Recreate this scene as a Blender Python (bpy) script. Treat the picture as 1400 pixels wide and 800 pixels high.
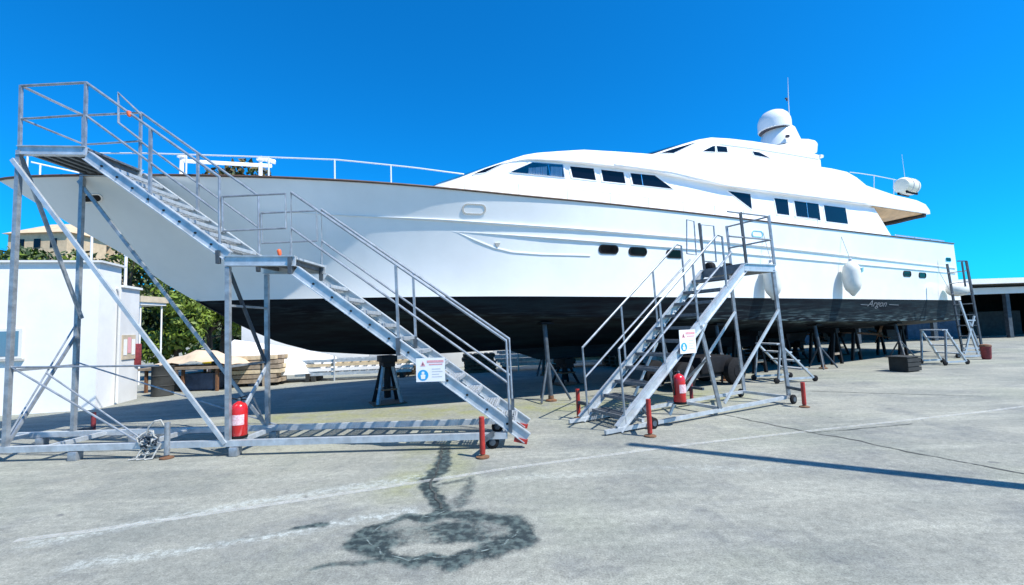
import bpy, bmesh, math, random
import numpy as np
from mathutils import Vector, Matrix
random.seed(7)
rad = math.radians
scene = bpy.context.scene
for o in list(bpy.data.objects):
    bpy.data.objects.remove(o)

# ------------------------------------------------------------------ camera
FPX = 620.0; PITCH = rad(4.4); ROLL = rad(-2.1); EYE = 1.6
_f = np.array([0, math.cos(PITCH), math.sin(PITCH)])
_u = np.array([0, -math.sin(PITCH), math.cos(PITCH)])
_x = np.array([1.0, 0, 0])
CX = math.cos(ROLL)*_x + math.sin(ROLL)*_u
CU = -math.sin(ROLL)*_x + math.cos(ROLL)*_u
CC = np.array([0, 0, EYE])
cam_d = bpy.data.cameras.new('camera'); cam = bpy.data.objects.new('camera', cam_d)
scene.collection.objects.link(cam); scene.camera = cam
cam_d.sensor_width = 36.0; cam_d.lens = FPX/1400*36.0
cam_d.clip_start = 0.05; cam_d.clip_end = 6000
m = Matrix(((CX[0], CU[0], -_f[0], 0), (CX[1], CU[1], -_f[1], 0), (CX[2], CU[2], -_f[2], EYE), (0, 0, 0, 1)))
cam.matrix_world = m

# ------------------------------------------------------------------ light
SUN_EL = rad(54); SUN_AZ = math.atan2(0.846, -0.534)       # from +Y, clockwise
world = bpy.data.worlds.new('World'); scene.world = world; world.use_nodes = True
nt = world.node_tree; nt.nodes.clear()
sky = nt.nodes.new('ShaderNodeTexSky'); sky.sky_type = 'NISHITA'; sky.sun_disc = False
sky.sun_elevation = SUN_EL; sky.sun_rotation = SUN_AZ
sky.air_density = 1.0; sky.dust_density = 0.3; sky.ozone_density = 3.0
hs = nt.nodes.new('ShaderNodeMixRGB'); hs.blend_type = 'MULTIPLY'; hs.inputs[0].default_value = 1.0
hs.inputs[2].default_value = (0.03, 0.93, 1.66, 1)          # deep saturated summer blue, the whole dome alike
bg = nt.nodes.new('ShaderNodeBackground'); bg.inputs['Strength'].default_value = 0.09
wo = nt.nodes.new('ShaderNodeOutputWorld')
nt.links.new(sky.outputs[0], hs.inputs[1]); nt.links.new(hs.outputs[0], bg.inputs['Color'])
nt.links.new(bg.outputs[0], wo.inputs['Surface'])
sl = bpy.data.lights.new('sun', 'SUN'); sl.energy = 5.0; sl.angle = rad(0.5); sl.color = (1.0, 0.95, 0.87)
so = bpy.data.objects.new('sun', sl); scene.collection.objects.link(so)
sdir = Vector((math.sin(SUN_AZ)*math.cos(SUN_EL), math.cos(SUN_AZ)*math.cos(SUN_EL), math.sin(SUN_EL)))
so.rotation_euler = sdir.to_track_quat('Z', 'Y').to_euler(); so.location = (0, 0, 30)
vs = scene.view_settings
vs.view_transform = 'Standard'; vs.look = 'None'; vs.exposure = 0.58; vs.gamma = 1.0
scene.render.engine = 'CYCLES'

# ------------------------------------------------------------------ pixel helpers (photo px -> world)
def ray(px, py): return _f + CX*((px-700)/FPX) - CU*((py-400)/FPX)
def onz(px, py, z=0.0):
    d = ray(px, py); return CC + d*((z-EYE)/d[2])
def onplane(px, py, p0, n):
    d = ray(px, py); p0 = np.array(p0, float); n = np.array(n, float)
    return CC + d*(((p0-CC) @ n)/(d @ n))
def ony(px, py, y): return onplane(px, py, (0, y, 0), (0, 1, 0))
def proj(p):
    d = np.array(p)-CC; w = d @ _f
    return 700+FPX*(d @ CX)/w, 400-FPX*(d @ CU)/w

# ------------------------------------------------------------------ materials
def mat(name, col, rough=0.5, metal=0.0, var=0.0, scale=4.0, bump=0.0, bscale=60.0, coat=0.0, col2=None, spec=None, detail=6):
    m = bpy.data.materials.new(name); m.use_nodes = True
    n = m.node_tree.nodes; l = m.node_tree.links; b = n['Principled BSDF']
    b.inputs['Base Color'].default_value = (*col, 1); b.inputs['Roughness'].default_value = rough
    b.inputs['Metallic'].default_value = metal
    if coat: b.inputs['Coat Weight'].default_value = coat; b.inputs['Coat Roughness'].default_value = 0.06
    if spec is not None: b.inputs['Specular IOR Level'].default_value = spec
    tc = n.new('ShaderNodeTexCoord')
    if var or col2:
        nz = n.new('ShaderNodeTexNoise'); nz.inputs['Scale'].default_value = scale; nz.inputs['Detail'].default_value = detail
        nz.inputs['Roughness'].default_value = 0.65
        l.new(tc.outputs['Object'], nz.inputs['Vector'])
        cr = n.new('ShaderNodeValToRGB'); cr.color_ramp.elements[0].position = 0.35; cr.color_ramp.elements[1].position = 0.68
        c2 = col2 or tuple(max(0, c*(1-var)) for c in col)
        cr.color_ramp.elements[0].color = (*c2, 1)
        cr.color_ramp.elements[1].color = (*(tuple(min(1, c*(1+var*0.4)) for c in col)), 1)
        l.new(nz.outputs['Fac'], cr.inputs['Fac']); l.new(cr.outputs['Color'], b.inputs['Base Color'])
    if bump:
        nb = n.new('ShaderNodeTexNoise'); nb.inputs['Scale'].default_value = bscale; nb.inputs['Detail'].default_value = 4
        l.new(tc.outputs['Object'], nb.inputs['Vector'])
        bp = n.new('ShaderNodeBump'); bp.inputs['Strength'].default_value = bump; bp.inputs['Distance'].default_value = 0.01
        l.new(nb.outputs['Fac'], bp.inputs['Height']); l.new(bp.outputs['Normal'], b.inputs['Normal'])
    return m
M = {}
M['gel'] = mat('white_gelcoat', (0.82, 0.82, 0.80), 0.26, var=0.07, scale=0.7, coat=0.4)
M['gel2'] = mat('white_superstructure', (0.82, 0.82, 0.81), 0.35, var=0.04, scale=1.5, coat=0.2)
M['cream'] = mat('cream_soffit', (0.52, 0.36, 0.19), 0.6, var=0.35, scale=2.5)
M['glass'] = mat('dark_window_glass', (0.003, 0.004, 0.010), 0.08, var=0.0, spec=0.25)
M['port'] = mat('black_port_glass', (0.002, 0.002, 0.003), 0.12, spec=0.2)
M['steel'] = mat('stainless_steel', (0.72, 0.73, 0.74), 0.18, metal=0.9)
M['railwhite'] = mat('white_painted_rail', (0.68, 0.69, 0.70), 0.3, var=0.03)
M['galv'] = mat('galvanised_steel', (0.36, 0.39, 0.42), 0.42, metal=0.5, var=0.35, scale=9, bump=0.05)
M['alu'] = mat('aluminium', (0.53, 0.57, 0.60), 0.42, metal=0.4, var=0.25, scale=7, bump=0.04)
M['grate'] = mat('grating_steel', (0.17, 0.19, 0.21), 0.55, metal=0.4, var=0.35, scale=14)
M['teak'] = mat('teak_caprail', (0.10, 0.055, 0.035), 0.5, var=0.3, scale=5)
M['red'] = mat('red_paint', (0.42, 0.03, 0.02), 0.45, var=0.35, scale=16, bump=0.05)
M['darkred'] = mat('dull_red_paint', (0.24, 0.03, 0.035), 0.6, var=0.45, scale=14)
M['extred'] = mat('extinguisher_red', (0.55, 0.012, 0.014), 0.25, var=0.06, scale=10, coat=0.5)
M['rubber'] = mat('black_rubber', (0.012, 0.012, 0.013), 0.8, var=0.3, scale=20, spec=0.2)
M['black'] = mat('black_painted_steel', (0.012, 0.012, 0.014), 0.7, var=0.5, scale=6, spec=0.2)
M['stand'] = mat('stand_blue_grey', (0.06, 0.08, 0.10), 0.6, var=0.5, scale=6)
M['rust'] = mat('rusty_steel', (0.22, 0.10, 0.04), 0.8, col2=(0.10, 0.05, 0.03), scale=18)
M['fender'] = mat('white_fender_vinyl', (0.72, 0.71, 0.64), 0.4, var=0.12, scale=5)
M['raft'] = mat('raft_cream', (0.78, 0.76, 0.62), 0.45, var=0.1, scale=4)
M['white'] = mat('white_board', (0.8, 0.8, 0.8), 0.5, var=0.05, scale=12)
M['pink'] = mat('faded_red_print', (0.75, 0.36, 0.38), 0.6, var=0.2, scale=40)
M['blue'] = mat('blue_print', (0.02, 0.32, 0.62), 0.5)
M['ink'] = mat('dark_print', (0.06, 0.05, 0.06), 0.6)
M['greyink'] = mat('grey_print', (0.5, 0.5, 0.52), 0.6)
M['label'] = mat('label_print', (0.78, 0.66, 0.68), 0.5, col2=(0.6, 0.28, 0.3), scale=45)
M['wallwhite'] = mat('white_render', (0.78, 0.78, 0.76), 0.85, var=0.08, scale=1.2, bump=0.15, bscale=25)
M['wallwhite2'] = mat('off_white_render', (0.66, 0.66, 0.64), 0.85, var=0.12, scale=1.1, bump=0.15, bscale=25)
M['roofbeige'] = mat('beige_concrete', (0.55, 0.46, 0.33), 0.85, var=0.25, scale=2)
M['tarp'] = mat('sandy_canvas', (0.60, 0.47, 0.34), 0.9, var=0.2, scale=2.5, bump=0.3, bscale=9)
M['wood'] = mat('weathered_timber', (0.40, 0.32, 0.23), 0.8, col2=(0.22, 0.17, 0.12), scale=6)
M['woodlight'] = mat('pale_timber', (0.62, 0.50, 0.33), 0.8, var=0.3, scale=5)
M['yellow'] = mat('yellow_lid', (0.72, 0.52, 0.02), 0.5, var=0.1)
M['bark'] = mat('bark', (0.09, 0.06, 0.04), 0.9, var=0.4, scale=8)
M['leaf1'] = mat('leaf_bright', (0.15, 0.22, 0.02), 0.6, var=0.35, scale=1.2)
M['leaf2'] = mat('leaf_dark', (0.04, 0.075, 0.014), 0.6, var=0.5, scale=1.2)
M['leaf3'] = mat('leaf_olive', (0.11, 0.085, 0.02), 0.7, var=0.5, scale=1.5)
M['rope'] = mat('grey_rope', (0.45, 0.45, 0.42), 0.9, var=0.3, scale=30)
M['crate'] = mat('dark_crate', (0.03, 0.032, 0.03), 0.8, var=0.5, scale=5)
M['bluetarp'] = mat('blue_grey_box', (0.07, 0.10, 0.16), 0.6, var=0.4, scale=4)
M['orange'] = mat('orange_plastic', (0.75, 0.12, 0.03), 0.5)
M['concrete'] = mat('concrete_pier', (0.42, 0.41, 0.38), 0.9, var=0.25, scale=3, bump=0.2, bscale=30)
M['letter'] = mat('white_lettering', (0.12, 0.135, 0.15), 0.6)
M['hill'] = mat('hill_scrub', (0.16, 0.15, 0.07), 0.95, col2=(0.07, 0.09, 0.03), scale=0.08)
M['tile'] = mat('sandy_roof', (0.58, 0.44, 0.28), 0.85, var=0.2, scale=2)
M['clearglass'] = bpy.data.materials.new('clear_glass'); M['clearglass'].use_nodes = True
_n = M['clearglass'].node_tree.nodes; _l = M['clearglass'].node_tree.links
_n.clear(); _o = _n.new('ShaderNodeOutputMaterial'); _mx = _n.new('ShaderNodeMixShader'); _t = _n.new('ShaderNodeBsdfTransparent'); _g = _n.new('ShaderNodeBsdfGlossy')
_g.inputs['Roughness'].default_value = 0.03; _t.inputs['Color'].default_value = (0.86, 0.89, 0.93, 1)
_fr = _n.new('ShaderNodeFresnel'); _fr.inputs['IOR'].default_value = 1.5
_l.new(_fr.outputs[0], _mx.inputs[0]); _l.new(_t.outputs[0], _mx.inputs[1]); _l.new(_g.outputs[0], _mx.inputs[2]); _l.new(_mx.outputs[0], _o.inputs['Surface'])
M['curtain'] = mat('pale_curtain', (0.8, 0.82, 0.84), 0.9)

# antifouling: near black with teal scuffs, rubbed pale along the chine
def antifoul():
    m = bpy.data.materials.new('black_antifouling'); m.use_nodes = True
    n = m.node_tree.nodes; l = m.node_tree.links; b = n['Principled BSDF']
    b.inputs['Roughness'].default_value = 0.6; b.inputs['Specular IOR Level'].default_value = 0.12
    tc = n.new('ShaderNodeTexCoord'); mp = n.new('ShaderNodeMapping'); mp.inputs['Scale'].default_value = (0.35, 1, 5)
    nz = n.new('ShaderNodeTexNoise'); nz.inputs['Scale'].default_value = 1.6; nz.inputs['Detail'].default_value = 8; nz.inputs['Roughness'].default_value = 0.7
    l.new(tc.outputs['Object'], mp.inputs['Vector']); l.new(mp.outputs[0], nz.inputs['Vector'])
    cr = n.new('ShaderNodeValToRGB')
    cr.color_ramp.elements[0].position = 0.42; cr.color_ramp.elements[0].color = (0.003, 0.004, 0.008, 1)
    cr.color_ramp.elements[1].position = 0.72; cr.color_ramp.elements[1].color = (0.011, 0.024, 0.030, 1)
    l.new(nz.outputs['Fac'], cr.inputs['Fac'])
    at = n.new('ShaderNodeAttribute'); at.attribute_name = 'wear'
    nz2 = n.new('ShaderNodeTexNoise'); nz2.inputs['Scale'].default_value = 5; nz2.inputs['Detail'].default_value = 6
    l.new(mp.outputs[0], nz2.inputs['Vector'])
    mu = n.new('ShaderNodeMath'); mu.operation = 'MULTIPLY'
    st = n.new('ShaderNodeMapRange'); st.inputs['From Min'].default_value = 0.5; st.inputs['From Max'].default_value = 0.68
    l.new(nz2.outputs['Fac'], st.inputs['Value']); l.new(st.outputs[0], mu.inputs[0]); l.new(at.outputs['Fac'], mu.inputs[1])
    mx = n.new('ShaderNodeMixRGB'); mx.inputs['Color2'].default_value = (0.16, 0.23, 0.24, 1)
    l.new(mu.outputs[0], mx.inputs['Fac']); l.new(cr.outputs['Color'], mx.inputs['Color1']); l.new(mx.outputs[0], b.inputs['Base Color'])
    return m
M['bottom'] = antifoul()

# ------------------------------------------------------------------ mesh helpers
col = scene.collection
class MB:
    def __init__(s): s.v = []; s.f = []
    def add(s, vs_, fs):
        o = len(s.v); s.v += [tuple(map(float, p)) for p in vs_]; s.f += [tuple(i+o for i in f) for f in fs]; return s
    def box(s, c, size, ax=None):
        c = np.array(c, float); h = np.array(size, float)/2
        A = np.eye(3) if ax is None else np.array(ax, float)
        P = [c+A.T @ (h*np.array(k)) for k in [(-1,-1,-1),(1,-1,-1),(1,1,-1),(-1,1,-1),(-1,-1,1),(1,-1,1),(1,1,1),(-1,1,1)]]
        return s.add(P, [(0,3,2,1),(4,5,6,7),(0,1,5,4),(1,2,6,5),(2,3,7,6),(3,0,4,7)])
    def bar(s, a, b, w, h, up=(0,0,1)):
        a = np.array(a, float); b = np.array(b, float); d = b-a; L = np.linalg.norm(d); d /= L
        y = np.cross(np.array(up, float), d); y /= max(np.linalg.norm(y), 1e-9); z = np.cross(d, y)
        return s.box((a+b)/2, (L, w, h), (d, y, z))
    def tube(s, pts, r, n=8, caps=True):
        pts = [np.array(p, float) for p in pts]; rs = r if isinstance(r, (list, tuple)) else [r]*len(pts)
        rings = []; prev = None
        for i, p in enumerate(pts):
            d = (pts[min(i+1, len(pts)-1)]-pts[max(i-1, 0)]); d = d/np.linalg.norm(d)
            if prev is None:
                a = np.array([0, 0, 1.0]) if abs(d[2]) < 0.9 else np.array([1.0, 0, 0])
                y = np.cross(a, d)
            else: y = prev-d*(prev @ d)
            y /= np.linalg.norm(y); prev = y; z = np.cross(d, y)
            rings.append([p+rs[i]*(math.cos(t)*y+math.sin(t)*z) for t in [2*math.pi*k/n for k in range(n)]])
        vs_ = [q for r_ in rings for q in r_]; fs = []
        for i in range(len(pts)-1):
            for k in range(n): fs.append((i*n+k, i*n+(k+1) % n, (i+1)*n+(k+1) % n, (i+1)*n+k))
        if caps: fs.append(tuple(range(n-1, -1, -1))); fs.append(tuple((len(pts)-1)*n+k for k in range(n)))
        return s.add(vs_, fs)
    def lathe(s, c, prof, n=20, axis=(0,0,1), sx=1, sy=1):
        ax = np.array(axis, float); ax /= np.linalg.norm(ax)
        a = np.array([1.0, 0, 0]) if abs(ax[0]) < 0.9 else np.array([0, 1.0, 0])
        y = np.cross(ax, a); y /= np.linalg.norm(y); x = np.cross(y, ax); c = np.array(c, float)
        vs_ = []; fs = []
        for (r, h) in prof:
            for k in range(n):
                t = 2*math.pi*k/n; vs_.append(c+ax*h+x*r*sx*math.cos(t)+y*r*sy*math.sin(t))
        for i in range(len(prof)-1):
            for k in range(n): fs.append((i*n+k, i*n+(k+1) % n, (i+1)*n+(k+1) % n, (i+1)*n+k))
        fs.append(tuple(range(n-1, -1, -1))); fs.append(tuple((len(prof)-1)*n+k for k in range(n)))
        return s.add(vs_, fs)
    def prism(s, pts, off):
        """polygon pts (3-D) extruded by vector off"""
        pts = [np.array(p, float) for p in pts]; off = np.array(off, float); n = len(pts)
        vs_ = pts+[p+off for p in pts]
        fs = [tuple(range(n-1, -1, -1)), tuple(range(n, 2*n))]+[(i, (i+1) % n, n+(i+1) % n, n+i) for i in range(n)]
        return s.add(vs_, fs)
    def ring(s, outer, inner, off):
        n = len(outer); off = np.array(off, float)
        vs_ = [np.array(p, float) for p in list(outer)+list(inner)]; vs_ += [p+off for p in vs_]
        fs = []
        for i in range(n):
            j = (i+1) % n
            fs += [(i, j, n+j, n+i), (2*n+j, 2*n+i, 3*n+i, 3*n+j), (i, 2*n+i, 2*n+j, j), (n+j, 3*n+j, 3*n+i, n+i)]
        return s.add(vs_, fs)
    def build(s, name, material, parent=None, world=False, smooth=35, bevel=0):
        vs_ = s.v
        if world and parent is not None:
            inv = INV[parent.name]; vs_ = [tuple(inv @ Vector(p)) for p in vs_]
        me = bpy.data.meshes.new(name); me.from_pydata(vs_, [], s.f)
        bm = bmesh.new(); bm.from_mesh(me); bmesh.ops.recalc_face_normals(bm, faces=bm.faces)
        if bevel:
            bmesh.ops.bevel(bm, geom=list(bm.edges), offset=bevel, segments=2, affect='EDGES', profile=0.5, clamp_overlap=True)
        bm.to_mesh(me); bm.free()
        if smooth:
            me.polygons.foreach_set('use_smooth', [True]*len(me.polygons)); me.set_sharp_from_angle(angle=rad(smooth))
        me.materials.append(M[material])
        o = bpy.data.objects.new(name, me); col.objects.link(o)
        if parent is not None: o.parent = parent
        return o
INV = {}
def tag(o, label, cat, group=None, kind=None):
    if label: o['label'] = label
    if cat: o['category'] = cat
    if group: o['group'] = group
    if kind: o['kind'] = kind
    return o
def empty(name, loc, rz=0, label=None, cat=None, group=None):
    o = bpy.data.objects.new(name, None); col.objects.link(o); o.location = tuple(map(float, loc)); o.rotation_euler = (0, 0, rz)
    o.empty_display_size = 0.2
    INV[o.name] = (Matrix.Translation(Vector(tuple(map(float, loc)))) @ Matrix.Rotation(rz, 4, 'Z')).inverted()
    if label: tag(o, label, cat, group)
    return o
def rehome(o, loc):
    """put a one-mesh thing's origin at its base"""
    d = Vector(tuple(map(float, loc))); o.data.transform(Matrix.Translation(-d)); o.location = d; return o
def struct(o): o['kind'] = 'structure'; return o
def lerp(a, b, t): return np.array(a, float)*(1-t)+np.array(b, float)*t
def seg_dist(px, py, pts):
    best = np.full(px.shape, 1e9)
    for (a, b) in zip(pts[:-1], pts[1:]):
        ax, ay = a[0], a[1]; dx, dy = b[0]-ax, b[1]-ay; L2 = dx*dx+dy*dy+1e-9
        t = np.clip(((px-ax)*dx+(py-ay)*dy)/L2, 0, 1)
        best = np.minimum(best, np.hypot(px-ax-t*dx, py-ay-t*dy))
    return best

# ================================================================== SETTING: ground
def sat(x): return np.clip(x, 0, 1)
def make_ground():
    xs = np.concatenate([[-3000, -1000, -400, -150, -60, -30, -18, -12, -9], np.arange(-7, 8.01, 0.04), [9, 10, 12, 15, 20, 30, 60, 150, 400, 1000, 3000]])
    ys = np.concatenate([[-400, -100, -30, -10, -3, 0, 1.2], np.arange(2.4, 10.6, 0.04), [11.5, 12, 13, 15, 18, 25, 40, 80, 200, 600, 1500, 4000]])
    X, Y = np.meshgrid(xs, ys); nx, ny = len(xs), len(ys)
    verts = np.stack([X.ravel(), Y.ravel(), np.zeros(X.size)], 1)
    i = np.arange(nx-1)[None, :]+nx*np.arange(ny-1)[:, None]; i = i.ravel()
    faces = np.stack([i, i+1, i+1+nx, i+nx], 1)
    me = bpy.data.meshes.new('ground'); me.from_pydata(verts.tolist(), [], faces.tolist())
    P = lambda L: [onz(*p)[:2] for p in L]
    # wobble the lookup so edges are ragged
    wx = X+0.04*np.sin(7*X+3*Y)+0.015*np.sin(23*Y-11*X); wy = Y+0.04*np.sin(6*Y-4*X)+0.015*np.sin(19*X+9*Y)
    run = P([(606, 612), (601, 640), (588, 662), (598, 682), (612, 700)])
    loop = P([(612, 700), (585, 706), (552, 706), (530, 713), (508, 722), (497, 738), (512, 752), (528, 766), (556, 771), (584, 764), (612, 767), (648, 757), (676, 752), (702, 741), (714, 727), (690, 711), (664, 708), (640, 700), (612, 700)])
    d1 = seg_dist(wx, wy, run); d2 = seg_dist(wx, wy, loop)
    stain = np.maximum(1.35*np.exp(-(d1/0.085)**2), (1.0+.25*np.sin(5*X+9*Y))*np.exp(-(d2/(0.085+.035*np.sin(4*X-7*Y)))**2))
    stain = np.maximum(stain, 1.0*np.exp(-(seg_dist(wx, wy, P([(660, 708), (700, 716), (708, 732), (680, 747)]))/.13)**2))
    c = np.mean(loop, 0); inside = np.hypot((wx-c[0])/0.8, (wy-c[1])/0.26)
    stain = np.maximum(stain, 0.80*sat((1.05-inside)*3)*(0.85+.3*np.sin(9*X+5*Y)))
    for (L, r, k) in [([(560, 770), (480, 772), (430, 775)], .07, .7), ([(395, 724), (425, 719), (445, 721)], .07, .95), ([(300, 745), (360, 733), (400, 724)], .06, .45),
                      ([(610, 660), (640, 652), (630, 690)], .1, .6), ([(575, 655), (600, 662)], .13, .5), ([(580, 600), (607, 612)], .12, .6)]:
        stain = np.maximum(stain, k*sat(1.2-seg_dist(wx, wy, P(L))/r))
    moss = sat(1.15-seg_dist(wx, wy, [(-4.5, 8.9), (-2.5, 9.2), (0, 9.1), (2.5, 9.4), (4.2, 10.0)])/1.1)
    moss = np.maximum(moss, 0.9*sat(1.1-seg_dist(wx, wy, P([(600, 600), (600, 640), (560, 665)]))/0.55))
    pale = np.maximum(sat(1.1-seg_dist(wx, wy, P([(60, 740), (330, 690), (600, 650)]))/0.14)*.8, sat(1.1-seg_dist(wx, wy, P([(110, 770), (350, 738), (560, 700)]))/0.10)*.9)
    pale = np.maximum(pale, sat(1.1-seg_dist(wx, wy, P([(700, 655), (900, 640), (1200, 640)]))/.12)*.35)
    for nm, a in (('stain', stain), ('moss', moss), ('pale', pale)):
        at = me.attributes.new(nm, 'FLOAT', 'POINT'); at.data.foreach_set('value', a.ravel().astype(np.float32))
    m = bpy.data.materials.new('yard_asphalt'); m.use_nodes = True
    n = m.node_tree.nodes; l = m.node_tree.links; b = n['Principled BSDF']; b.inputs['Roughness'].default_value = 0.9
    tc = n.new('ShaderNodeTexCoord')
    def noise(sc, det=6, ro=.6, vec=None):
        z = n.new('ShaderNodeTexNoise'); z.inputs['Scale'].default_value = sc; z.inputs['Detail'].default_value = det; z.inputs['Roughness'].default_value = ro
        l.new(vec or tc.outputs['Object'], z.inputs['Vector']); return z.outputs['Fac']
    def mr(v, a, b_, c=0, d=1):
        r = n.new('ShaderNodeMapRange'); r.inputs[1].default_value = a; r.inputs[2].default_value = b_; r.inputs[3].default_value = c; r.inputs[4].default_value = d
        l.new(v, r.inputs[0]); return r.outputs[0]
    def mul(a, b_):
        r = n.new('ShaderNodeMath'); r.operation = 'MULTIPLY'; l.new(a, r.inputs[0])
        if isinstance(b_, (int, float)): r.inputs[1].default_value = b_
        else: l.new(b_, r.inputs[1])
        return r.outputs[0]
    def mix(fac, a, b_, mode='MIX'):
        r = n.new('ShaderNodeMixRGB'); r.blend_type = mode
        l.new(fac, r.inputs[0])
        for k, v in ((1, a), (2, b_)):
            if isinstance(v, tuple): r.inputs[k].default_value = (*v, 1)
            else: l.new(v, r.inputs[k])
        return r.outputs[0]
    mp = n.new('ShaderNodeMapping'); mp.inputs['Rotation'].default_value = (0, 0, rad(-18)); mp.inputs['Scale'].default_value = (0.28, 1.5, 1)
    l.new(tc.outputs['Object'], mp.inputs['Vector'])
    def attr(nm):
        a = n.new('ShaderNodeAttribute'); a.attribute_name = nm; return a.outputs['Fac']
    c = mix(mr(noise(0.55, 8, .65), .32, .68), (0.172, 0.184, 0.164), (0.292, 0.292, 0.245))
    c = mix(mul(mr(noise(1.3, 7, .7, mp.outputs[0]), .48, .66), .55), c, (0.38, 0.385, 0.325))
    c = mix(mul(mr(noise(0.9, 8, .75), .5, .66), .6), c, (0.125, 0.135, 0.138))
    c = mix(mul(mr(noise(0.37, 5, .6), .5, .66), .35), c, (0.27, 0.29, 0.21))
    c = mix(mul(attr('moss'), mr(noise(2.2, 6), .36, .62)), c, (0.225, 0.235, 0.115))
    c = mix(mul(attr('pale'), mr(noise(16, 9, .8), .44, .6)), c, (0.46, 0.50, 0.47))
    # aggregate speckle
    c = mix(mr(noise(140, 3, .7), .3, .7, .0, .8), c, mix(mr(noise(60, 3), .4, .6), (0.16, 0.165, 0.165), (0.36, 0.36, 0.34)), 'MIX') if False else c
    sp = mr(noise(70, 6, .85), .32, .68, .45, 1.55)
    rr = n.new('ShaderNodeMixRGB'); rr.blend_type = 'MULTIPLY'; rr.inputs[0].default_value = 1.0; l.new(c, rr.inputs[1]); l.new(sp, rr.inputs[2]); c = rr.outputs[0]
    sp2 = mr(noise(14, 7, .75), .32, .68, .72, 1.22)
    rr = n.new('ShaderNodeMixRGB'); rr.blend_type = 'MULTIPLY'; rr.inputs[0].default_value = 1.0; l.new(c, rr.inputs[1]); l.new(sp2, rr.inputs[2]); c = rr.outputs[0]
    # small dark oil spots
    c = mix(mul(mr(noise(3.1, 4, .5), .69, .74), .7), c, (0.07, 0.075, 0.08))
    s1 = mr(mul(attr('stain'), mr(noise(22, 11, .9), .32, .66, .3, 1.5)), .24, .70)
    c = mix(s1, c, mix(mr(noise(14, 5), .45, .6), (0.02, 0.03, 0.03), (0.085, 0.115, 0.105)))
    l.new(c, b.inputs['Base Color'])
    l.new(mr(s1, 0, 1, .92, .42), b.inputs['Roughness'])
    bp = n.new('ShaderNodeBump'); bp.inputs['Strength'].default_value = 0.5; bp.inputs['Distance'].default_value = 0.006
    l.new(noise(110, 4, .7), bp.inputs['Height']); l.new(bp.outputs[0], b.inputs['Normal'])
    me.materials.append(m)
    o = bpy.data.objects.new('ground', me); col.objects.link(o); struct(o)
    return o
ground = make_ground()

# worn white line, cracks and a painted shadow line
def worn(name, colr, thr, soft=.09, top=1.0):
    m = bpy.data.materials.new(name); m.use_nodes = True
    n = m.node_tree.nodes; l = m.node_tree.links; b = n['Principled BSDF']; b.inputs['Roughness'].default_value = 0.85
    b.inputs['Base Color'].default_value = (*colr, 1)
    tc = n.new('ShaderNodeTexCoord'); z = n.new('ShaderNodeTexNoise'); z.inputs['Scale'].default_value = 9; z.inputs['Detail'].default_value = 8; z.inputs['Roughness'].default_value = .75
    l.new(tc.outputs['Object'], z.inputs['Vector'])
    r = n.new('ShaderNodeMapRange'); r.inputs[1].default_value = thr-soft; r.inputs[2].default_value = thr+soft; r.inputs[4].default_value = top; l.new(z.outputs['Fac'], r.inputs[0])
    l.new(r.outputs[0], b.inputs['Alpha']); return m
M['line'] = worn('worn_white_paint', (0.56, 0.57, 0.53), 0.46, .2, .62)
M['crack_and_shadow'] = worn('dark_crack_and_shadow', (0.05, 0.055, 0.05), 0.42)  # for the real cracks and the single painted shadow line
def ribbon(name, pts, w, z, material, wob=0.0, parent=None):
    pts = [np.array([p[0], p[1], z]) for p in pts]; fine = []
    for a, b in zip(pts[:-1], pts[1:]):
        k = max(2, int(np.linalg.norm(b-a)/0.12))
        fine += [lerp(a, b, i/k) for i in range(k)]
    fine.append(pts[-1]); vs_ = []; fs = []
    for i, p in enumerate(fine):
        d = fine[min(i+1, len(fine)-1)]-fine[max(i-1, 0)]; nn = np.array([-d[1], d[0], 0]); nn /= np.linalg.norm(nn)
        q = p+nn*random.uniform(-wob, wob); ww = w*(random.uniform(.6, 1.3) if wob else 1.0)
        vs_ += [q-nn*ww/2, q+nn*ww/2]
    for i in range(len(fine)-1): fs.append((2*i, 2*i+2, 2*i+3, 2*i+1))
    b = MB(); b.add(vs_, fs); o = b.build(name, material, parent, smooth=0); return o
g2 = lambda *L: [onz(*p)[:2] for p in L]
ribbon('painted_line', g2((20, 740), (120, 727), (420, 683), (700, 640), (950, 607), (1348, 563))+[(11, 8.4), (18, 10.3)], 0.085, 0.004, 'line', parent=ground)
ribbon('crack_and_shadow', g2((985, 566), (1040, 578), (1110, 592), (1160, 600), (1240, 618), (1345, 637), (1420, 652)), 0.030, 0.004, 'crack_and_shadow', 0.02, ground)
ribbon('crack_and_shadow', g2((1110, 592), (1180, 586), (1250, 580)), 0.018, 0.008, 'crack_and_shadow', 0.02, ground)
ribbon('crack_and_shadow', g2((1110, 535), (1200, 538), (1345, 542)), 0.03, 0.004, 'crack_and_shadow', 0.02, ground)  # thin cast shadow painted as a dark line, not a real crack
ribbon('crack_and_shadow', g2((605, 615), (600, 640), (588, 664), (606, 696)), 0.022, 0.008, 'crack_and_shadow', 0.02, ground)

M['glint'] = worn('painted_glint', (0.20, 0.25, 0.235), 0.52, .06, .9)  # glints on the wet stain ring, painted in as teal-grey colour
ribbon('glint_line', g2((612, 700), (585, 707), (552, 708), (532, 716), (512, 724), (503, 738), (516, 751), (532, 763), (558, 767), (584, 761), (612, 763), (648, 754), (676, 748), (698, 739), (706, 727)), 0.014, 0.004, 'glint', 0.03, ground)

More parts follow.
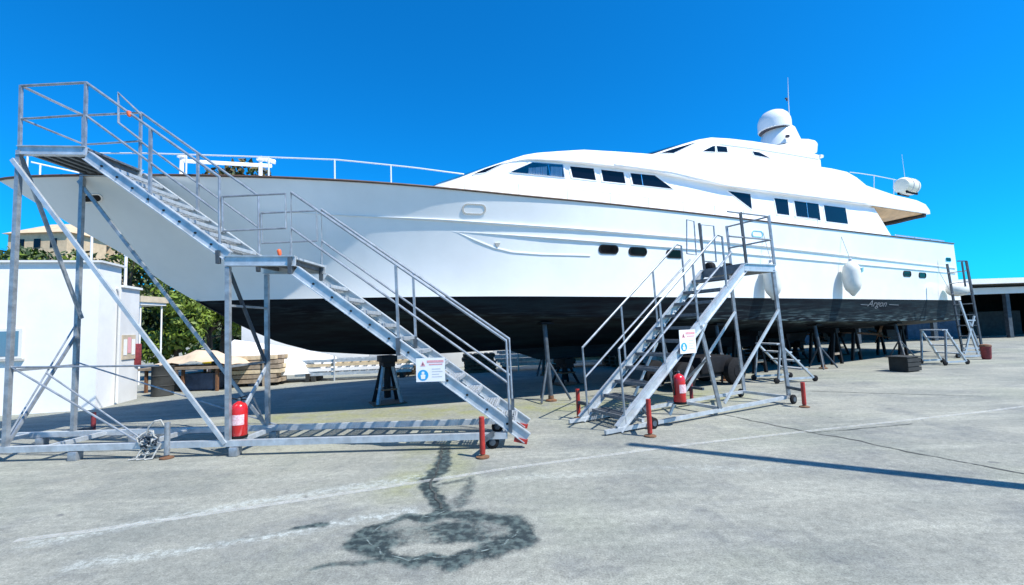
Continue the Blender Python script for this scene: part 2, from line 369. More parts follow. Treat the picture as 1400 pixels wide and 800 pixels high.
# ================================================================== YACHT
AZ = rad(27.0); E3 = np.array([math.cos(AZ), math.sin(AZ), 0]); A3 = np.array([-math.sin(AZ), math.cos(AZ), 0])  # A3 points away from camera
G0 = onz(530, 551)
yacht = empty('motor_yacht', G0, AZ, 'large white motor yacht with black bottom propped up on stands in a boatyard', 'yacht')
def yw(u, t, z): return G0+E3*u-A3*t+np.array([0, 0, z])     # t = towards camera
def bt(px, py, t):
    q = onplane(px, py, G0-A3*t, A3); return float((q-G0) @ E3), float(q[2])
def yl(u, t, z): return (u, -t, z)                            # yacht local coords
def pxcurve(pts):
    xs_ = [p[0] for p in pts]; ys_ = [p[1] for p in pts]
    return lambda x: float(np.interp(x, xs_, ys_))
def solve_z(u, tfun, curve, lo=1.0, hi=7.0):
    for _ in range(40):
        mid = (lo+hi)/2; x, y = proj(yw(u, tfun(mid) if callable(tfun) else tfun, mid))
        if y > curve(x): lo = mid
        else: hi = mid
    return (lo+hi)/2
KL = 1.06
UB, US = -6.05*KL, 22.2
def Bd(u):
    x = np.clip((u-UB)/11.1, 0, 1); return 2.92*(1-(1-x)**2.1)**0.85*(1-0.10*np.clip((u/KL-12)/8, 0, 1)**2)
def Bw(u):
    x = np.clip((u/KL+3.42)/9.0, 0, 1); return 2.74*(1-(1-x)**2.1)**0.86*(1-0.08*np.clip((u/KL-12)/8, 0, 1)**2)
dk_c = pxcurve([(-60, 244), (0, 243), (55, 241.5), (200, 240), (300, 241), (380, 243), (500, 249), (600, 257), (700, 267), (830, 279), (950, 292), (1130, 313), (1310, 334), (1400, 345)])
wl_c = pxcurve([(200, 413), (267, 411.5), (400, 409), (550, 406), (700, 405), (950, 406.5), (1310, 410.5), (1400, 412)])
r1_c = pxcurve([(-50, 281), (200, 284), (380, 289), (465, 294.5), (600, 301), (780, 313), (950, 327), (1060, 339), (1310, 367), (1400, 377)])
r2_c = pxcurve([(400, 300), (627, 317), (700, 322), (950, 341), (1060, 351), (1310, 374), (1400, 383)])
us = np.concatenate([np.linspace(UB, -3.2, 26), np.linspace(-3.0, 3, 26), np.linspace(3.3, US, 34)])
from functools import lru_cache
def smooth_fn(uu, vals):
    vals = np.array(vals); k = np.array([1, 2, 3, 2, 1.])/9
    for _ in range(2): vals = np.convolve(np.pad(vals, 2, mode='edge'), k, 'valid')
    return lambda u: float(np.interp(u, uu, vals))
uu = np.linspace(UB-.3, US+.5, 80)
Zd = smooth_fn(uu, [solve_z(u, float(Bd(u)), dk_c) for u in uu])
Zw = smooth_fn(uu, [solve_z(max(u, -3.4*KL), float(Bw(max(u, -3.4*KL))), wl_c) for u in uu])
stem_u = [KL*q for q in (-6.05, -5.55, -5.19, -4.93, -4.44, -3.87, -3.42)]
stem_z = [Zd(UB)-0.02]+[1.6+(q-1.6)*KL for q in (3.87, 3.60, 3.42, 3.09, 2.60)]+[Zw(-3.42*KL)]
def Zs(u): return float(np.interp(u, stem_u, stem_z)) if u < -3.42*KL else Zw(u)
def hb(u, z):
    """half breadth of the topsides at height z"""
    zl = Zs(u); zd = Zd(u); s = min(max((z-zl)/max(zd-zl, 1e-3), 0), 1.0)
    p = float(np.interp(u/KL, [-6, -3.4, 0, 4, 9, 20], [0.95, 1.15, 1.6, 1.55, 1.2, 1.0]))
    bl = float(Bw(u)) if u > -3.42*KL else 0.0
    return bl+(float(Bd(u))-bl)*s**p
def surf(u, z, off=0.0): return yl(u, hb(u, z)+off, z)
Zk = lambda u: float(np.interp(u/KL, [-3.42, -2.7, -2.08, -1.43, -0.3, 1, 6, 14, 19.6], [Zw(-3.42*KL), 1.82, 1.47, 1.24, 1.10, 1.04, 1.0, 0.98, 1.02]))
Bc = lambda u: float(Bw(u))*float(np.interp(u/KL, [-3.42, 0, 4, 10, 20], [0.9, 0.9, 0.93, 0.95, 0.96]))
Zc = lambda u: Zw(u)-float(np.interp(u/KL, [-3.42, -1, 3, 8, 12, 20], [0.02, 0.25, 0.42, 0.56, 0.68, 0.78]))
zf = [0, .06, .13, .2, .28, .36, .45, .54, .63, .72, .8, .87, .93, 1.0]
def transom_shift(u, s): return -0.35*s*max(0, (u-19.2)/2.5)
b = MB(); nv = len(zf)
for side in (1, -1):
    vs_ = []
    for u in us:
        zl, zd = Zs(u), Zd(u)
        for s in zf:
            z = zl+(zd-zl)*s; vs_.append(yl(u+transom_shift(u, s), side*hb(u, z), z))
    b.add(vs_, [(i*nv+k, (i+1)*nv+k, (i+1)*nv+k+1, i*nv+k+1) for i in range(len(us)-1) for k in range(nv-1)])
# transom
vt = []
for s in zf:
    z = Zs(US)+(Zd(US)-Zs(US))*s; hbz = hb(US, z)
    for k in range(9): q = -1+2*k/8; vt.append(yl(US+transom_shift(US, s)+0.12*(1-q*q), -q*hbz, z))
b.add(vt, [(i*9+k, i*9+k+1, (i+1)*9+k+1, (i+1)*9+k) for i in range(nv-1) for k in range(8)])
hull = b.build('hull', 'gel', yacht, smooth=40)
# deck
b = MB(); vs_ = []
for u in us:
    for k in range(7): q = -1+2*k/6; vs_.append(yl(u+transom_shift(u, 1), -q*(float(Bd(u))-0.02), Zd(u)-0.012+0.05*(1-q*q)*min(1, float(Bd(u)))))
b.add(vs_, [(i*7+k, i*7+k+1, (i+1)*7+k+1, (i+1)*7+k) for i in range(len(us)-1) for k in range(6)])
b.build('deck', 'gel2', yacht)
# bottom with wear attribute
ub = np.concatenate([np.linspace(-3.42*KL, 2, 26), np.linspace(2.4, US, 32)])
b = MB(); wear = []
for side in (1, -1):
    vs_ = []
    for u in ub:
        zw, zc, zk, bw, bc = Zw(u), Zc(u), Zk(u), float(Bw(u)), Bc(u)
        if zc < zk+0.02: zc = zk+0.02
        rows = [(bw, zw), (lerp(bw, bc, .5), lerp(zw, zc, .5)), (lerp(bw, bc, .85), lerp(zw, zc, .85)), (bc, zc), (bc*.97, lerp(zc, zk, .06)), (bc*.7, lerp(zc, zk, .36)), (bc*.35, lerp(zc, zk, .72)), (0.09, zk+0.02), (0.0, zk)]
        for i, (h, z) in enumerate(rows):
            vs_.append(yl(u, side*float(h), float(z)))
            wear.append([0, .12, .45, 1, .7, 0, 0, 0, 0][i]*np.clip((u-4)/6, 0.15, 1))
    b.add(vs_, [(i*9+k, (i+1)*9+k, (i+1)*9+k+1, i*9+k+1) for i in range(len(ub)-1) for k in range(8)])
tr = []
u = US
rows = [(float(Bw(u)), Zw(u)), (Bc(u), Zc(u)), (Bc(u)*.5, lerp(Zc(u), Zk(u), .55)), (0.02, Zk(u))]
for h, z in rows: tr += [yl(u, float(h), float(z)), yl(u, -float(h), float(z))]
b.add(tr, [(0, 1, 3, 2), (2, 3, 5, 4), (4, 5, 7, 6)]); wear += [0]*8
bot = b.build('hull_bottom', 'bottom', yacht, smooth=30)
at = bot.data.attributes.new('wear', 'FLOAT', 'POINT'); at.data.foreach_set('value', np.array(wear, dtype=np.float32))
# keel skeg, rudder-like fin and shafts under the stern
b = MB(); b.prism([yl(3, .09, 1.06), yl(16, .09, 1.06), yl(15.6, .09, .62), yl(4, .09, .72)], (0, .18, 0)); b.build('keel', 'bottom', yacht)
for s in (1, -1):
    b = MB(); b.prism([yl(19.1, s*1.2+.03, 1.25), yl(19.9, s*1.2+.03, 1.25), yl(19.95, s*1.2+.03, .55), yl(19.25, s*1.2+.03, .55)], (0, .06, 0)); b.build('rudder', 'bottom', yacht)
    b = MB(); b.tube([yl(14.5, s*1.2, 1.12), yl(18.7, s*1.2, .8)], .04); sh = b.build('propeller_shaft', 'rust', yacht)
    b = MB(); b.lathe(yl(18.65, s*1.2, .81), [(.02, -.12), (.09, -.08), (.09, .08), (.03, .14)], 12, (1, 0, -.1))
    for k in range(4):
        a = k*math.pi/2+.4; c = np.array(yl(18.65, s*1.2, .81)); d = np.array([0.15*math.cos(a+1), math.cos(a), math.sin(a)])
        b.bar(c+d*.06, c+d*.36, .02, .2, up=(1, .35*math.cos(a), .35*math.sin(a)))
    b.build('propeller', 'rust', yacht)
# swept mouldings on the hull
def sweep_rail(name, curve, u0, u1, off, hgt, material, taper=0.0, n=90):
    b = MB(); vs_ = []; fs = []
    for i in range(n+1):
        u = u0+(u1-u0)*i/n; z = solve_z(u, lambda z_: hb(u, z_), curve); k = min(1, (u-u0)/max(taper, 1e-6)) if taper else 1.0
        o_, h = off*k+.002, hgt*max(k, .25)
        for (dz, do) in ((h/2, -.03), (h/2*.8, o_*.6), (h*.2, o_), (-h*.2, o_), (-h/2*.8, o_*.6), (-h/2, -.03)):
            zz = z+dz; vs_.append(yl(u+transom_shift(u, .5), hb(u, zz)+do, zz))
    for i in range(n):
        for k in range(6): fs.append((i*6+k, i*6+(k+1) % 6, (i+1)*6+(k+1) % 6, (i+1)*6+k))
    fs += [tuple(range(6)), tuple(n*6+k for k in range(6))]
    b.add(vs_, fs); return b.build(name, material, yacht, smooth=50)
sweep_rail('rub_rail', r1_c, -2.7, 22.0, 0.035, 0.055, 'gel', taper=4.0)
sweep_rail('rub_rail', r2_c, 0.8, 22.0, 0.03, 0.045, 'gel', taper=2.0)
lip_c = pxcurve([(600, 312), (627, 318.5), (650, 329), (675, 339), (700, 345), (740, 348), (800, 349.5), (960, 358)])
sweep_rail('hull_lip_moulding', lip_c, 0.8, 3.8, 0.011, 0.05, 'gel', taper=.5, n=50)
# teak cap rail
b = MB(); pts = [yl(u+transom_shift(u, 1), float(Bd(u))+.012, Zd(u)+.006) for u in us if u > UB+.02]
b.tube([yl(UB-.03, 0, Zd(UB))]+pts, .022, 6); b.build('cap_rail', 'teak', yacht)
b = MB(); pts = [yl(u+transom_shift(u, 1), -float(Bd(u))-.012, Zd(u)+.006) for u in us if u > UB+.02]
b.tube([yl(UB-.03, 0, Zd(UB))]+pts, .022, 6); b.build('cap_rail', 'teak', yacht)

# portholes and fittings on the near side
def hull_px(px, py):
    """point on near topside seen at pixel"""
    lo, hi = 0.0, 3.2
    t = 2.5
    for _ in range(25):
        u, z = bt(px, py, t); t = .5*t+.5*hb(u, z)
    return u, z, t
def frame_at(px, py):
    u, z, t = hull_px(px, py); d = .05
    p = np.array(yl(u, t, z)); pu = np.array(surf(u+d, z))-np.array(surf(u-d, z)); pz = np.array(surf(u, z+d))-np.array(surf(u, z-d))
    pu /= np.linalg.norm(pu); pz /= np.linalg.norm(pz); nn = np.cross(pu, pz); nn /= np.linalg.norm(nn)
    if nn[1] > 0: nn = -nn
    return p, pu, pz, nn
def stadium(w, h, n=8):
    r = h/2; pts = []
    for k in range(n+1): a = -math.pi/2+math.pi*k/n; pts.append((w/2-r+r*math.cos(a), r*math.sin(a)))
    for k in range(n+1): a = math.pi/2+math.pi*k/n; pts.append((-w/2+r+r*math.cos(a), r*math.sin(a)))
    return pts
def px_size(p, pu, w_px):
    a = proj(yw(p[0], -p[1], p[2])); q = p+pu*.1; c = proj(yw(q[0], -q[1], q[2])); return w_px*.1/math.hypot(c[0]-a[0], c[1]-a[1])
def porthole(px, py, w, h, name='porthole', rim='steel', pane='port', plabel=None):
    p, pu, pz, nn = frame_at(px, py); W = px_size(p, pu, w); Hh = px_size(p, pz, h)
    o = [p+pu*a+pz*c-nn*.03 for a, c in stadium(W, Hh)]; i = [p+pu*a+pz*c-nn*.03 for a, c in stadium(W*.86, Hh*.76)]
    b = MB(); b.ring(o, i, nn*.045); r = b.build(name, rim, yacht)
    b = MB(); b.prism([q for q in i], nn*.036); b.build('pane', pane, r)
    return r
for (x, y, w, h) in [(832, 341, 27, 12.5), (872, 344, 25, 12), (922, 347.5, 23, 11.5), (1240, 374.5, 11, 8), (1261, 376.5, 10, 7.5)]:
    porthole(x, y, w, h, rim='black')
porthole(1296, 355, 8, 6)
porthole(1035, 320, 15, 9, 'fuel_hatch', 'steel', 'gel')
porthole(648, 286, 33, 15, 'hawse_fairlead', 'steel', 'gel')
porthole(126, 271, 30, 12, 'anchor_pocket', 'steel', 'port')
# small bracket on the bow side, maker plate aft, bow prop brace
p, pu, pz, nn = frame_at(680, 334); b = MB(); b.prism([p-pu*.06+pz*.03-nn*.01, p+pu*.06+pz*.03-nn*.01, p+pu*.01-pz*.06-nn*.01, p-pu*.01-pz*.06-nn*.01], nn*.03); b.build('hull_bracket', 'steel', yacht)
p, pu, pz, nn = frame_at(1174, 369)
b = MB(); b.prism([p+pu*a+pz*c-nn*.01 for a, c in ((-.27, .06), (.1, .06), (.27, .09), (.27, -.04), (.1, -.09), (-.2, -.09))], nn*.02); pl_ = b.build('maker_plate', 'steel', yacht)
b = MB()
for k in range(4): b.prism([p+pu*(a*.03-.17+.09*k)+pz*(c*.05)+nn*.01 for a, c in ((-1, -1), (1, -1), (1.3, 1), (-.6, 1))], nn*.004)
b.build('plate_lettering', 'ink', pl_)
# name lettering on the bottom paint
def text_mesh(s, size, shear=0.3):
    cu = bpy.data.curves.new('txt', 'FONT'); cu.body = s; cu.size = size; cu.shear = shear; cu.extrude = 0.002
    o = bpy.data.objects.new('txt', cu); col.objects.link(o)
    dg = bpy.context.evaluated_depsgraph_get(); me = bpy.data.meshes.new_from_object(o.evaluated_get(dg))
    bpy.data.objects.remove(o); return me
def bot_px(px, py):
    t = 2.4
    for _ in range(20):
        u, z = bt(px, py, t); bw, bc, zw, zc = float(Bw(u)), Bc(u), Zw(u), Zc(u); t = float(np.interp(z, [zc, zw], [bc, bw]))
    return u, z, t
u0, z0, t0 = bot_px(1185, 419); u1, z1, t1 = bot_px(1216, 419.3)
me = text_mesh('Argon', 1.0, .45)
xs_ = [v.co.x for v in me.vertices]; w = max(xs_)-min(xs_)
e1 = Vector(yl(u1, t1, z1))-Vector(yl(u0, t0, z0)); Lh = e1.length; e1.normalize(); Lh *= .85
bw, bc = float(Bw(u0)), Bc(u0); up = Vector((0, -(bw-bc), Zw(u0)-Zc(u0))).normalized(); nrm = e1.cross(up)
for v in me.vertices:
    c = v.co.copy(); v.co = Vector(yl(u0, t0, z0))+e1*(c.x*Lh/w)+up*(c.y*Lh/w*.62)+nrm*(c.z+.012)
me.materials.append(M['letter']); nm = bpy.data.objects.new('name_lettering', me); col.objects.link(nm); nm.parent = yacht
b = MB()
for (xa, xb) in ((1176, 1187), (1215, 1228)):
    ua, za, ta = bot_px(xa, 416.5); ub_, zb, tb = bot_px(xb, 417.2); b.bar(yl(ua, ta+.012, za), yl(ub_, tb+.012, zb), .006, .018)
b.build('lettering_flourish', 'letter', nm)

# ---- superstructure
def house(name, top, botf, T0, material, r=.1, camber=.1, bulge=None, parent=yacht, back_slant=None, zbot=None, widths=None):
    """top: list of (u,z) front to back; botf(u)->z; section rounded"""
    qs = [1, 1, .995, .965, .9, .6, .3, 0]; b = MB(); vs_ = []; cols = None
    for i, (u, z) in enumerate(top):
        T = widths[i] if widths else T0
        zb = botf(u) if back_slant is None or i < len(top)-1 else botf(u)
        hh = max(z-zb, .001); rr = min(r, hh*.6); bl = bulge[i] if bulge else 0.0
        row = []
        half = [(T, zb, 0), (T, z-rr, 0), (T-.13*rr, z-.5*rr, 0), (T-.5*rr, z-.13*rr, 0), (T-rr, z, 0), (T*.62, z, 0), (T*.31, z, 0), (0, z, 0)]
        full = [(t, zz) for t, zz, _ in half]+[(-t, zz) for t, zz, _ in half[::-1][1:]]
        for j, (t, zz) in enumerate(full):
            k = 1-(t/T)**2; ex = 0 if j in (0, len(full)-1) else 1
            row.append(yl(u-bl*k, t, zz+camber*k*ex*min(1, hh/.3)))
        vs_ += row; cols = len(row)
    n = len(top)
    fs = [(i*cols+k, i*cols+k+1, (i+1)*cols+k+1, (i+1)*cols+k) for i in range(n-1) for k in range(cols-1)]
    fs += [tuple(range(cols)), tuple((n-1)*cols+k for k in range(cols))]
    fs += [((i)*cols, (i+1)*cols, (i+1)*cols+cols-1, i*cols+cols-1) for i in range(n-1)]
    b.add(vs_, fs); return b.build(name, material, parent, smooth=38)
T1, T2, T3 = 2.14, 2.27, 1.62
def resample(pts, n):
    us_ = np.array([p[0] for p in pts]); o = np.argsort(us_); 
    g = np.linspace(us_.min(), us_.max(), n); g = np.unique(np.concatenate([g, us_])); z = np.interp(g, us_[o], np.array([p[1] for p in pts])[o])
    return list(zip(g.tolist(), z.tolist()))
# main deckhouse
top1 = [bt(x, y, T1) for x, y in [(606, 257), (622, 247), (640, 239), (668, 228), (697, 218), (725, 213.5), (760, 215), (840, 225), (919, 236), (994, 253), (1100, 267), (1193, 280)]]
fn = lambda u: Zd(u)-.05
n1 = len(top1)
deckhouse = house('deckhouse', top1, fn, T1, 'gel2', r=.08, camber=.06, bulge=[.55, .55, .5, .4, .3, .15]+[0]*(n1-6))
# aft end of the deckhouse: sloping wing
ua, za = bt(1193, 280, T1); ub2, zb2 = bt(1219, 323, T1)
for s in (1, -1):
    b = MB(); b.prism([yl(ua-.02, s*(T1-.004), za), yl(ub2, s*(T1-.004), zb2), yl(ua-.02, s*(T1-.004), fn(ua))], (0, s*.12, 0)); b.build('wing_panel', 'gel2', yacht, smooth=0)
# upper deck coaming / brow
tp = [bt(x, y, T2) for x, y in [(690, 220.5), (704, 214.5), (722, 208.8), (740, 205.8), (770, 204.2), (800, 203), (850, 206), (897, 209.5), (960, 214.5), (1040, 219), (1117, 226), (1140, 229.5), (1160, 234), (1172, 241), (1186, 252.5), (1225, 266), (1255, 273), (1266, 278), (1271, 285)]]
bp_ = [bt(x, y, T2) for x, y in [(690, 221.5), (705, 218), (722, 215.5), (760, 217.5), (840, 226.5), (919, 237), (994, 255), (1189, 280), (1271, 292.5)]]
bu = [p[0] for p in bp_]; bz = [p[1] for p in bp_]
botfun = lambda u: float(np.interp(u, bu, bz))
nt_ = len(tp)
coaming = house('upper_deck_coaming', tp, botfun, T2, 'gel2', r=.10, camber=.03, bulge=[.36, .33, .28, .2, .1]+[0]*(nt_-8)+[-.1, -.25, -.3], widths=[T1+.01, T1+.02, T1+.04, T1+.07, T1+.1]+[T2]*(nt_-5))
# sharp shadow groove moulding along the brow
b = MB(); b.tube([yl(u, T2+.004, botfun(u)+.03) for u in np.linspace(bu[4], bu[-2]-.2, 50)], .022, 6); b.build('brow_moulding', 'gel2', yacht)
# cream soffit below the aft overhang
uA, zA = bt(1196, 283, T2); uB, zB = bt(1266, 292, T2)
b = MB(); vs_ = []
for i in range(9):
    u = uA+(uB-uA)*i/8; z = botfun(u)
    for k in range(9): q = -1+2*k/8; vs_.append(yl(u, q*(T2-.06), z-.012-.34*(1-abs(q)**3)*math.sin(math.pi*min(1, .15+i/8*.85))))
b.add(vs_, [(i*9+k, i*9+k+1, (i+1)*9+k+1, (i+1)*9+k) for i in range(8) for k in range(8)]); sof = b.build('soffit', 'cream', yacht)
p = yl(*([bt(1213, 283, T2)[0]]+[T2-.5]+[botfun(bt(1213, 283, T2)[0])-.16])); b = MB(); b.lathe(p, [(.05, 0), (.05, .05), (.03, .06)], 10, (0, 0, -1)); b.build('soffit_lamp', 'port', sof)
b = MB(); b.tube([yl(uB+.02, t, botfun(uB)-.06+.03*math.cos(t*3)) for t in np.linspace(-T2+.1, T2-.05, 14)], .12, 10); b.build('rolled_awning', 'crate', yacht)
# flybridge house
top3 = [bt(x, y, T3) for x, y in [(895, 211), (918, 203), (940, 195.5), (958, 190), (975, 187), (1000, 188.5), (1030, 192), (1075, 199), (1100, 205), (1121, 211)]]
fly = house('flybridge_house', top3, lambda u: float(np.interp(u, [p[0] for p in tp], [p[1] for p in tp]))-.15, T3, 'gel2', r=.09, camber=.06, bulge=[.5, .45, .35, .25, .15]+[0]*5)
# moulding lines of the flybridge
b = MB(); b.tube([yl(*[(lambda q: (q[0], T3+.006, q[1]))(bt(x, y, T3))][0]) for x, y in [(985, 197), (1030, 203), (1075, 210), (1119, 217.5)]], .018, 6); b.build('flybridge_moulding', 'gel2', yacht)
u, z = bt(1122, 214, T3)
b = MB(); b.bar(yl(u, -T3-.06, z), yl(u, T3+.06, z), .16, .10); b.build('flybridge_lip', 'gel2', yacht, bevel=.02)
# radar arch wing
def plate_px(name, pxs, t, th, material, parent=yacht, bevel=0.0, smooth=30):
    pts = [bt(x, y, t) for x, y in pxs]; b = MB(); b.prism([yl(u, t, z) for u, z in pts], (0, th, 0)); return b.build(name, material, parent, bevel=bevel, smooth=smooth)
plate_px('arch_wing', [(1056, 199), (1078, 196), (1086, 191.5), (1092, 189), (1106, 189.5), (1115, 191.5), (1119, 196), (1118, 209), (1100, 206), (1075, 201)], 1.35, 2.7, 'gel2', bevel=.05)
# radar dome on its pedestal
tR = 0.55
uc, zc_ = bt(1061, 200, tR); _, zt = bt(1061, 153, tR); sc = 20.5*float((yw(uc, tR, zc_)-CC) @ _f)/FPX
ub_, zbase = bt(1066, 200, tR)
ped = MB(); ped.lathe(yl(ub_, tR, zbase-.15), [(sc*1.35, 0), (sc*1.25, .2), (sc*.98, (zt-zbase)*.42+.15), (sc*.9, (zt-zbase)*.46+.15)], 24); pd = ped.build('radar_pedestal', 'gel2', yacht)
h0 = zbase+(zt-zbase)*.40; hd = zt-h0
b = MB(); b.lathe(yl(uc, tR, h0), [(sc*.93, 0), (sc, .03), (sc, hd*.38), (sc*.97, hd*.52), (sc*.86, hd*.72), (sc*.66, hd*.87), (sc*.4, hd*.96), (sc*.02, hd)], 28); b.build('radar_dome', 'gel2', yacht)
b = MB(); b.lathe(yl(uc, tR, h0-.02), [(sc*.9, 0), (sc*.95, .012), (sc*.9, .03)], 28); b.build('dome_seam', 'ink', yacht)
pu_, pz_ = bt(1076, 186, tR+sc*1.08); b = MB(); b.lathe(yl(pu_, tR+sc*1.0, pz_), [(.05, 0), (.06, .08), (.045, .12)], 12, (.25, -1, -.2)); b.build('horn', 'ink', yacht)
# masts and whip antennas
def yt(px, py, t): u, z = bt(px, py, t); return yl(u, t, z)
b = MB(); b.tube([yt(1079, 160, tR), yt(1078, 140, tR), yt(1077, 106, tR)], [.022, .015, .006], 8); an = b.build('mast_antenna', 'railwhite', yacht)
q = np.array(yt(1075, 135, tR)); b = MB(); b.box(q, (.09, .06, .05)).box(q+np.array([.03, 0, -.05]), (.04, .04, .07)); b.build('masthead_light', 'ink', an)
b = MB(); b.tube([yt(1238, 250, 1.9), yt(1233, 211, 1.9)], [.012, .004], 6); b.build('whip_antenna', 'railwhite', yacht)

# windows
def inset(pts, d):
    c = np.mean(pts, 0); out = []
    for p in pts:
        v = np.array(p)-c; L = np.linalg.norm(v); out.append(tuple(c+v*(L-d*1.4)/L))
    return out
def window(pxs, T, name='window', fr=.035, divider=None, curtain=False, parent=yacht, rim='gel2', kind='pane'):
    pts = [bt(x, y, T) for x, y in pxs]; outer = inset(pts, -fr); inner = pts
    b = MB(); b.ring([yl(u, T-.015, z) for u, z in outer], [yl(u, T-.015, z) for u, z in inner], (0, -.031, 0)); w = b.build(name, rim, parent, smooth=0)
    b = MB(); b.prism([yl(u, T-.015, z) for u, z in inset(pts, -.006)], (0, -.021, 0)); b.build('pane', 'glass', w, smooth=0)
    if divider:
        for (xa, ya, xb, yb) in divider:
            a, c = bt(xa, ya, T), bt(xb, yb, T); b = MB(); b.bar(yl(a[0], T+.010, a[1]), yl(c[0], T+.010, c[1]), .012, .022, up=(1, 0, 0)); b.build('mullion', 'steel', w)
    if curtain:
        for (x0, x1, yt0, yt1, yb0, yb1) in curtain:
            b = MB(); vs_ = []; n = 24
            for i in range(n+1):
                k = i/n; x = x0+(x1-x0)*k; y0_ = yt0+(yt1-yt0)*k; y1_ = yb0+(yb1-yb0)*k; d = .013+.010*math.sin(i*1.9)
                a, c = bt(x, y0_, T), bt(x, y1_, T); vs_ += [yl(a[0], T+d, a[1]), yl(c[0], T+d, c[1])]
            b.add(vs_, [(2*i, 2*i+2, 2*i+3, 2*i+1) for i in range(n)]); b.build('curtain', 'curtain', w, smooth=60)
        b = MB(); b.prism([yl(u, T+.027, z) for u, z in inset(pts, -.003)], (0, -.004, 0)); b.build('glazing', 'clearglass', w, smooth=0)
    return w
zz = lambda L: [(600+x/4, 170+y/4) for x, y in L]
window(zz([(390, 262), (510, 210), (675, 222), (685, 290)]), T1, divider=[(749, 225, 752, 241)], curtain=[(722, 747, 230, 228, 238.5, 240.5), (752.5, 768, 228, 229, 241, 241.8)])
window(zz([(715, 230), (845, 242), (858, 308), (730, 292)]), T1)
window(zz([(885, 248), (1008, 262), (1020, 325), (897, 312)]), T1)
window(zz([(1045, 267), (1180, 280), (1280, 355), (1060, 330)]), T1, divider=[(876, 238.5, 878.5, 254)])
z2 = lambda L: [(880+x/3.3333, 90+y/3.3333) for x, y in L]
window(z2([(380, 570), (485, 585), (492, 655)]), T1)
window(z2([(593, 603), (655, 610), (663, 683), (607, 677)]), T1)
window(z2([(683, 615), (795, 630), (805, 705), (695, 690)]), T1, divider=[(1102, 276.5, 1104.5, 298.5)])
window(z2([(818, 635), (918, 648), (930, 722), (830, 710)]), T1)
window([(960, 207), (974, 200), (977, 199.6), (977.5, 208)], T3, fr=.02)
window([(979, 199.5), (993, 201), (994.5, 208.6), (980.5, 208)], T3, fr=.02)
window([(1028, 207), (1038, 208.5), (1053, 216.5), (1031, 212.5)], T3, fr=.02)
# raked front windscreens: glass quads laid on the sloping front (both houses)
def screen(name, i0, i1, top, bulge, T, f0, f1, t0, t1, camber, parent=yacht, n=8):
    """glass strip laid just proud of the raked front"""
    b = MB(); vs_ = []
    def P(f, t):
        u = np.interp(f, range(len(top)), [p[0] for p in top]); z = np.interp(f, range(len(top)), [p[1] for p in top]); bl = np.interp(f, range(len(top)), bulge); k = 1-(t/T)**2
        return np.array(yl(u-bl*k, t, z+camber*k))+np.array([-.012, 0, .02])
    for i in range(n+1):
        t = t0+(t1-t0)*i/n; vs_ += [P(f0, t), P((f0+f1)/2, t), P(f1, t)]
    b.add(vs_, [(3*i+k, 3*i+k+1, 3*i+k+4, 3*i+k+3) for i in range(n) for k in range(2)]); return b.build(name, 'glass', parent)
bl1 = [.55, .55, .5, .4, .3, .15]+[0]*(n1-6)
for (ta, tb) in ((-2.0, -1.1), (-1.0, -.05), (.05, 1.0), (1.1, 2.0)):
    screen('windscreen', 0, 0, top1, bl1, T1, 1.9, 3.9, ta, tb, .06)
bl3 = [.5, .45, .35, .25, .15]+[0]*5
for (ta, tb) in ((-1.5, -.55), (-.5, .5), (.55, 1.5)):
    screen('windscreen', 0, 0, top3, bl3, T3, .35, 2.7, ta, tb, .06)
window([(646, 238.6), (662, 231.6), (690, 222.2), (663, 236.2)], T1, fr=.012)
window([(903, 209.4), (917, 204.6), (951, 194.6), (920, 209.8)], T3, fr=.012)

# rails: side deck rail, bow rail, far bow rail, aft rails
def rail_line(name, pts, r, material='railwhite'):
    b = MB(); b.tube(pts, r, 8); return b.build(name, material, yacht)
def deck_rail(side, u0, u1, h0, h1, spacing, r=.012, inset_=.10):
    n = max(2, int((u1-u0)/.35)); top = []
    for i in range(n+1):
        u = u0+(u1-u0)*i/n; h = h0+(h1-h0)*i/n; top.append(yl(u, side*(float(Bd(u))-inset_), Zd(u)+h))
    rail_line('guard_rail', top, r)
    k = int(round((u1-u0)/spacing))
    for i in range(k+1):
        u = u0+(u1-u0)*i/k; h = h0+(h1-h0)*i/k; bs = yl(u, side*(float(Bd(u))-inset_), Zd(u)-.02)
        b = MB(); b.tube([bs, yl(u, side*(float(Bd(u))-inset_), Zd(u)+h)], r*1.0, 8); b.lathe(bs, [(.03, 0), (.03, .035), (.015, .06)], 10); b.build('stanchion', 'railwhite', yacht)
deck_rail(1, 1.0, 12.2, .28, .30, 1.1, r=.010)
# bow rail heights from the photo
bowc = pxcurve([(-60, 206), (60, 206.5), (150, 208), (245, 211), (355, 214.5), (463, 218.5), (565, 229), (640, 239)])
for side in (1, -1):
    top = []
    ulist = np.linspace(-6.1, 1.0, 26)
    for u in ulist:
        tt = float(Bd(u))-.10
        z = solve_z(u, tt, bowc) if tt > 0 else Zd(u)+.4
        top.append((u, tt, min(max(z, Zd(u)+.22), Zd(u)+.42)))
    rail_line('guard_rail', [yl(u, side*t, z) for u, t, z in top], .013)
    for (x) in ([-6.0, -4.9, -3.6, -2.35, -1.3, -.35]):
        z = float(np.interp(x, ulist, [q[2] for q in top])); tt = float(Bd(x))-.10
        b = MB(); b.tube([yl(x, side*tt, Zd(x)-.02), yl(x, side*tt, z)], .014, 8); b.lathe(yl(x, side*tt, Zd(x)-.02), [(.035, 0), (.035, .04), (.016, .08)], 10); b.build('stanchion', 'railwhite', yacht)
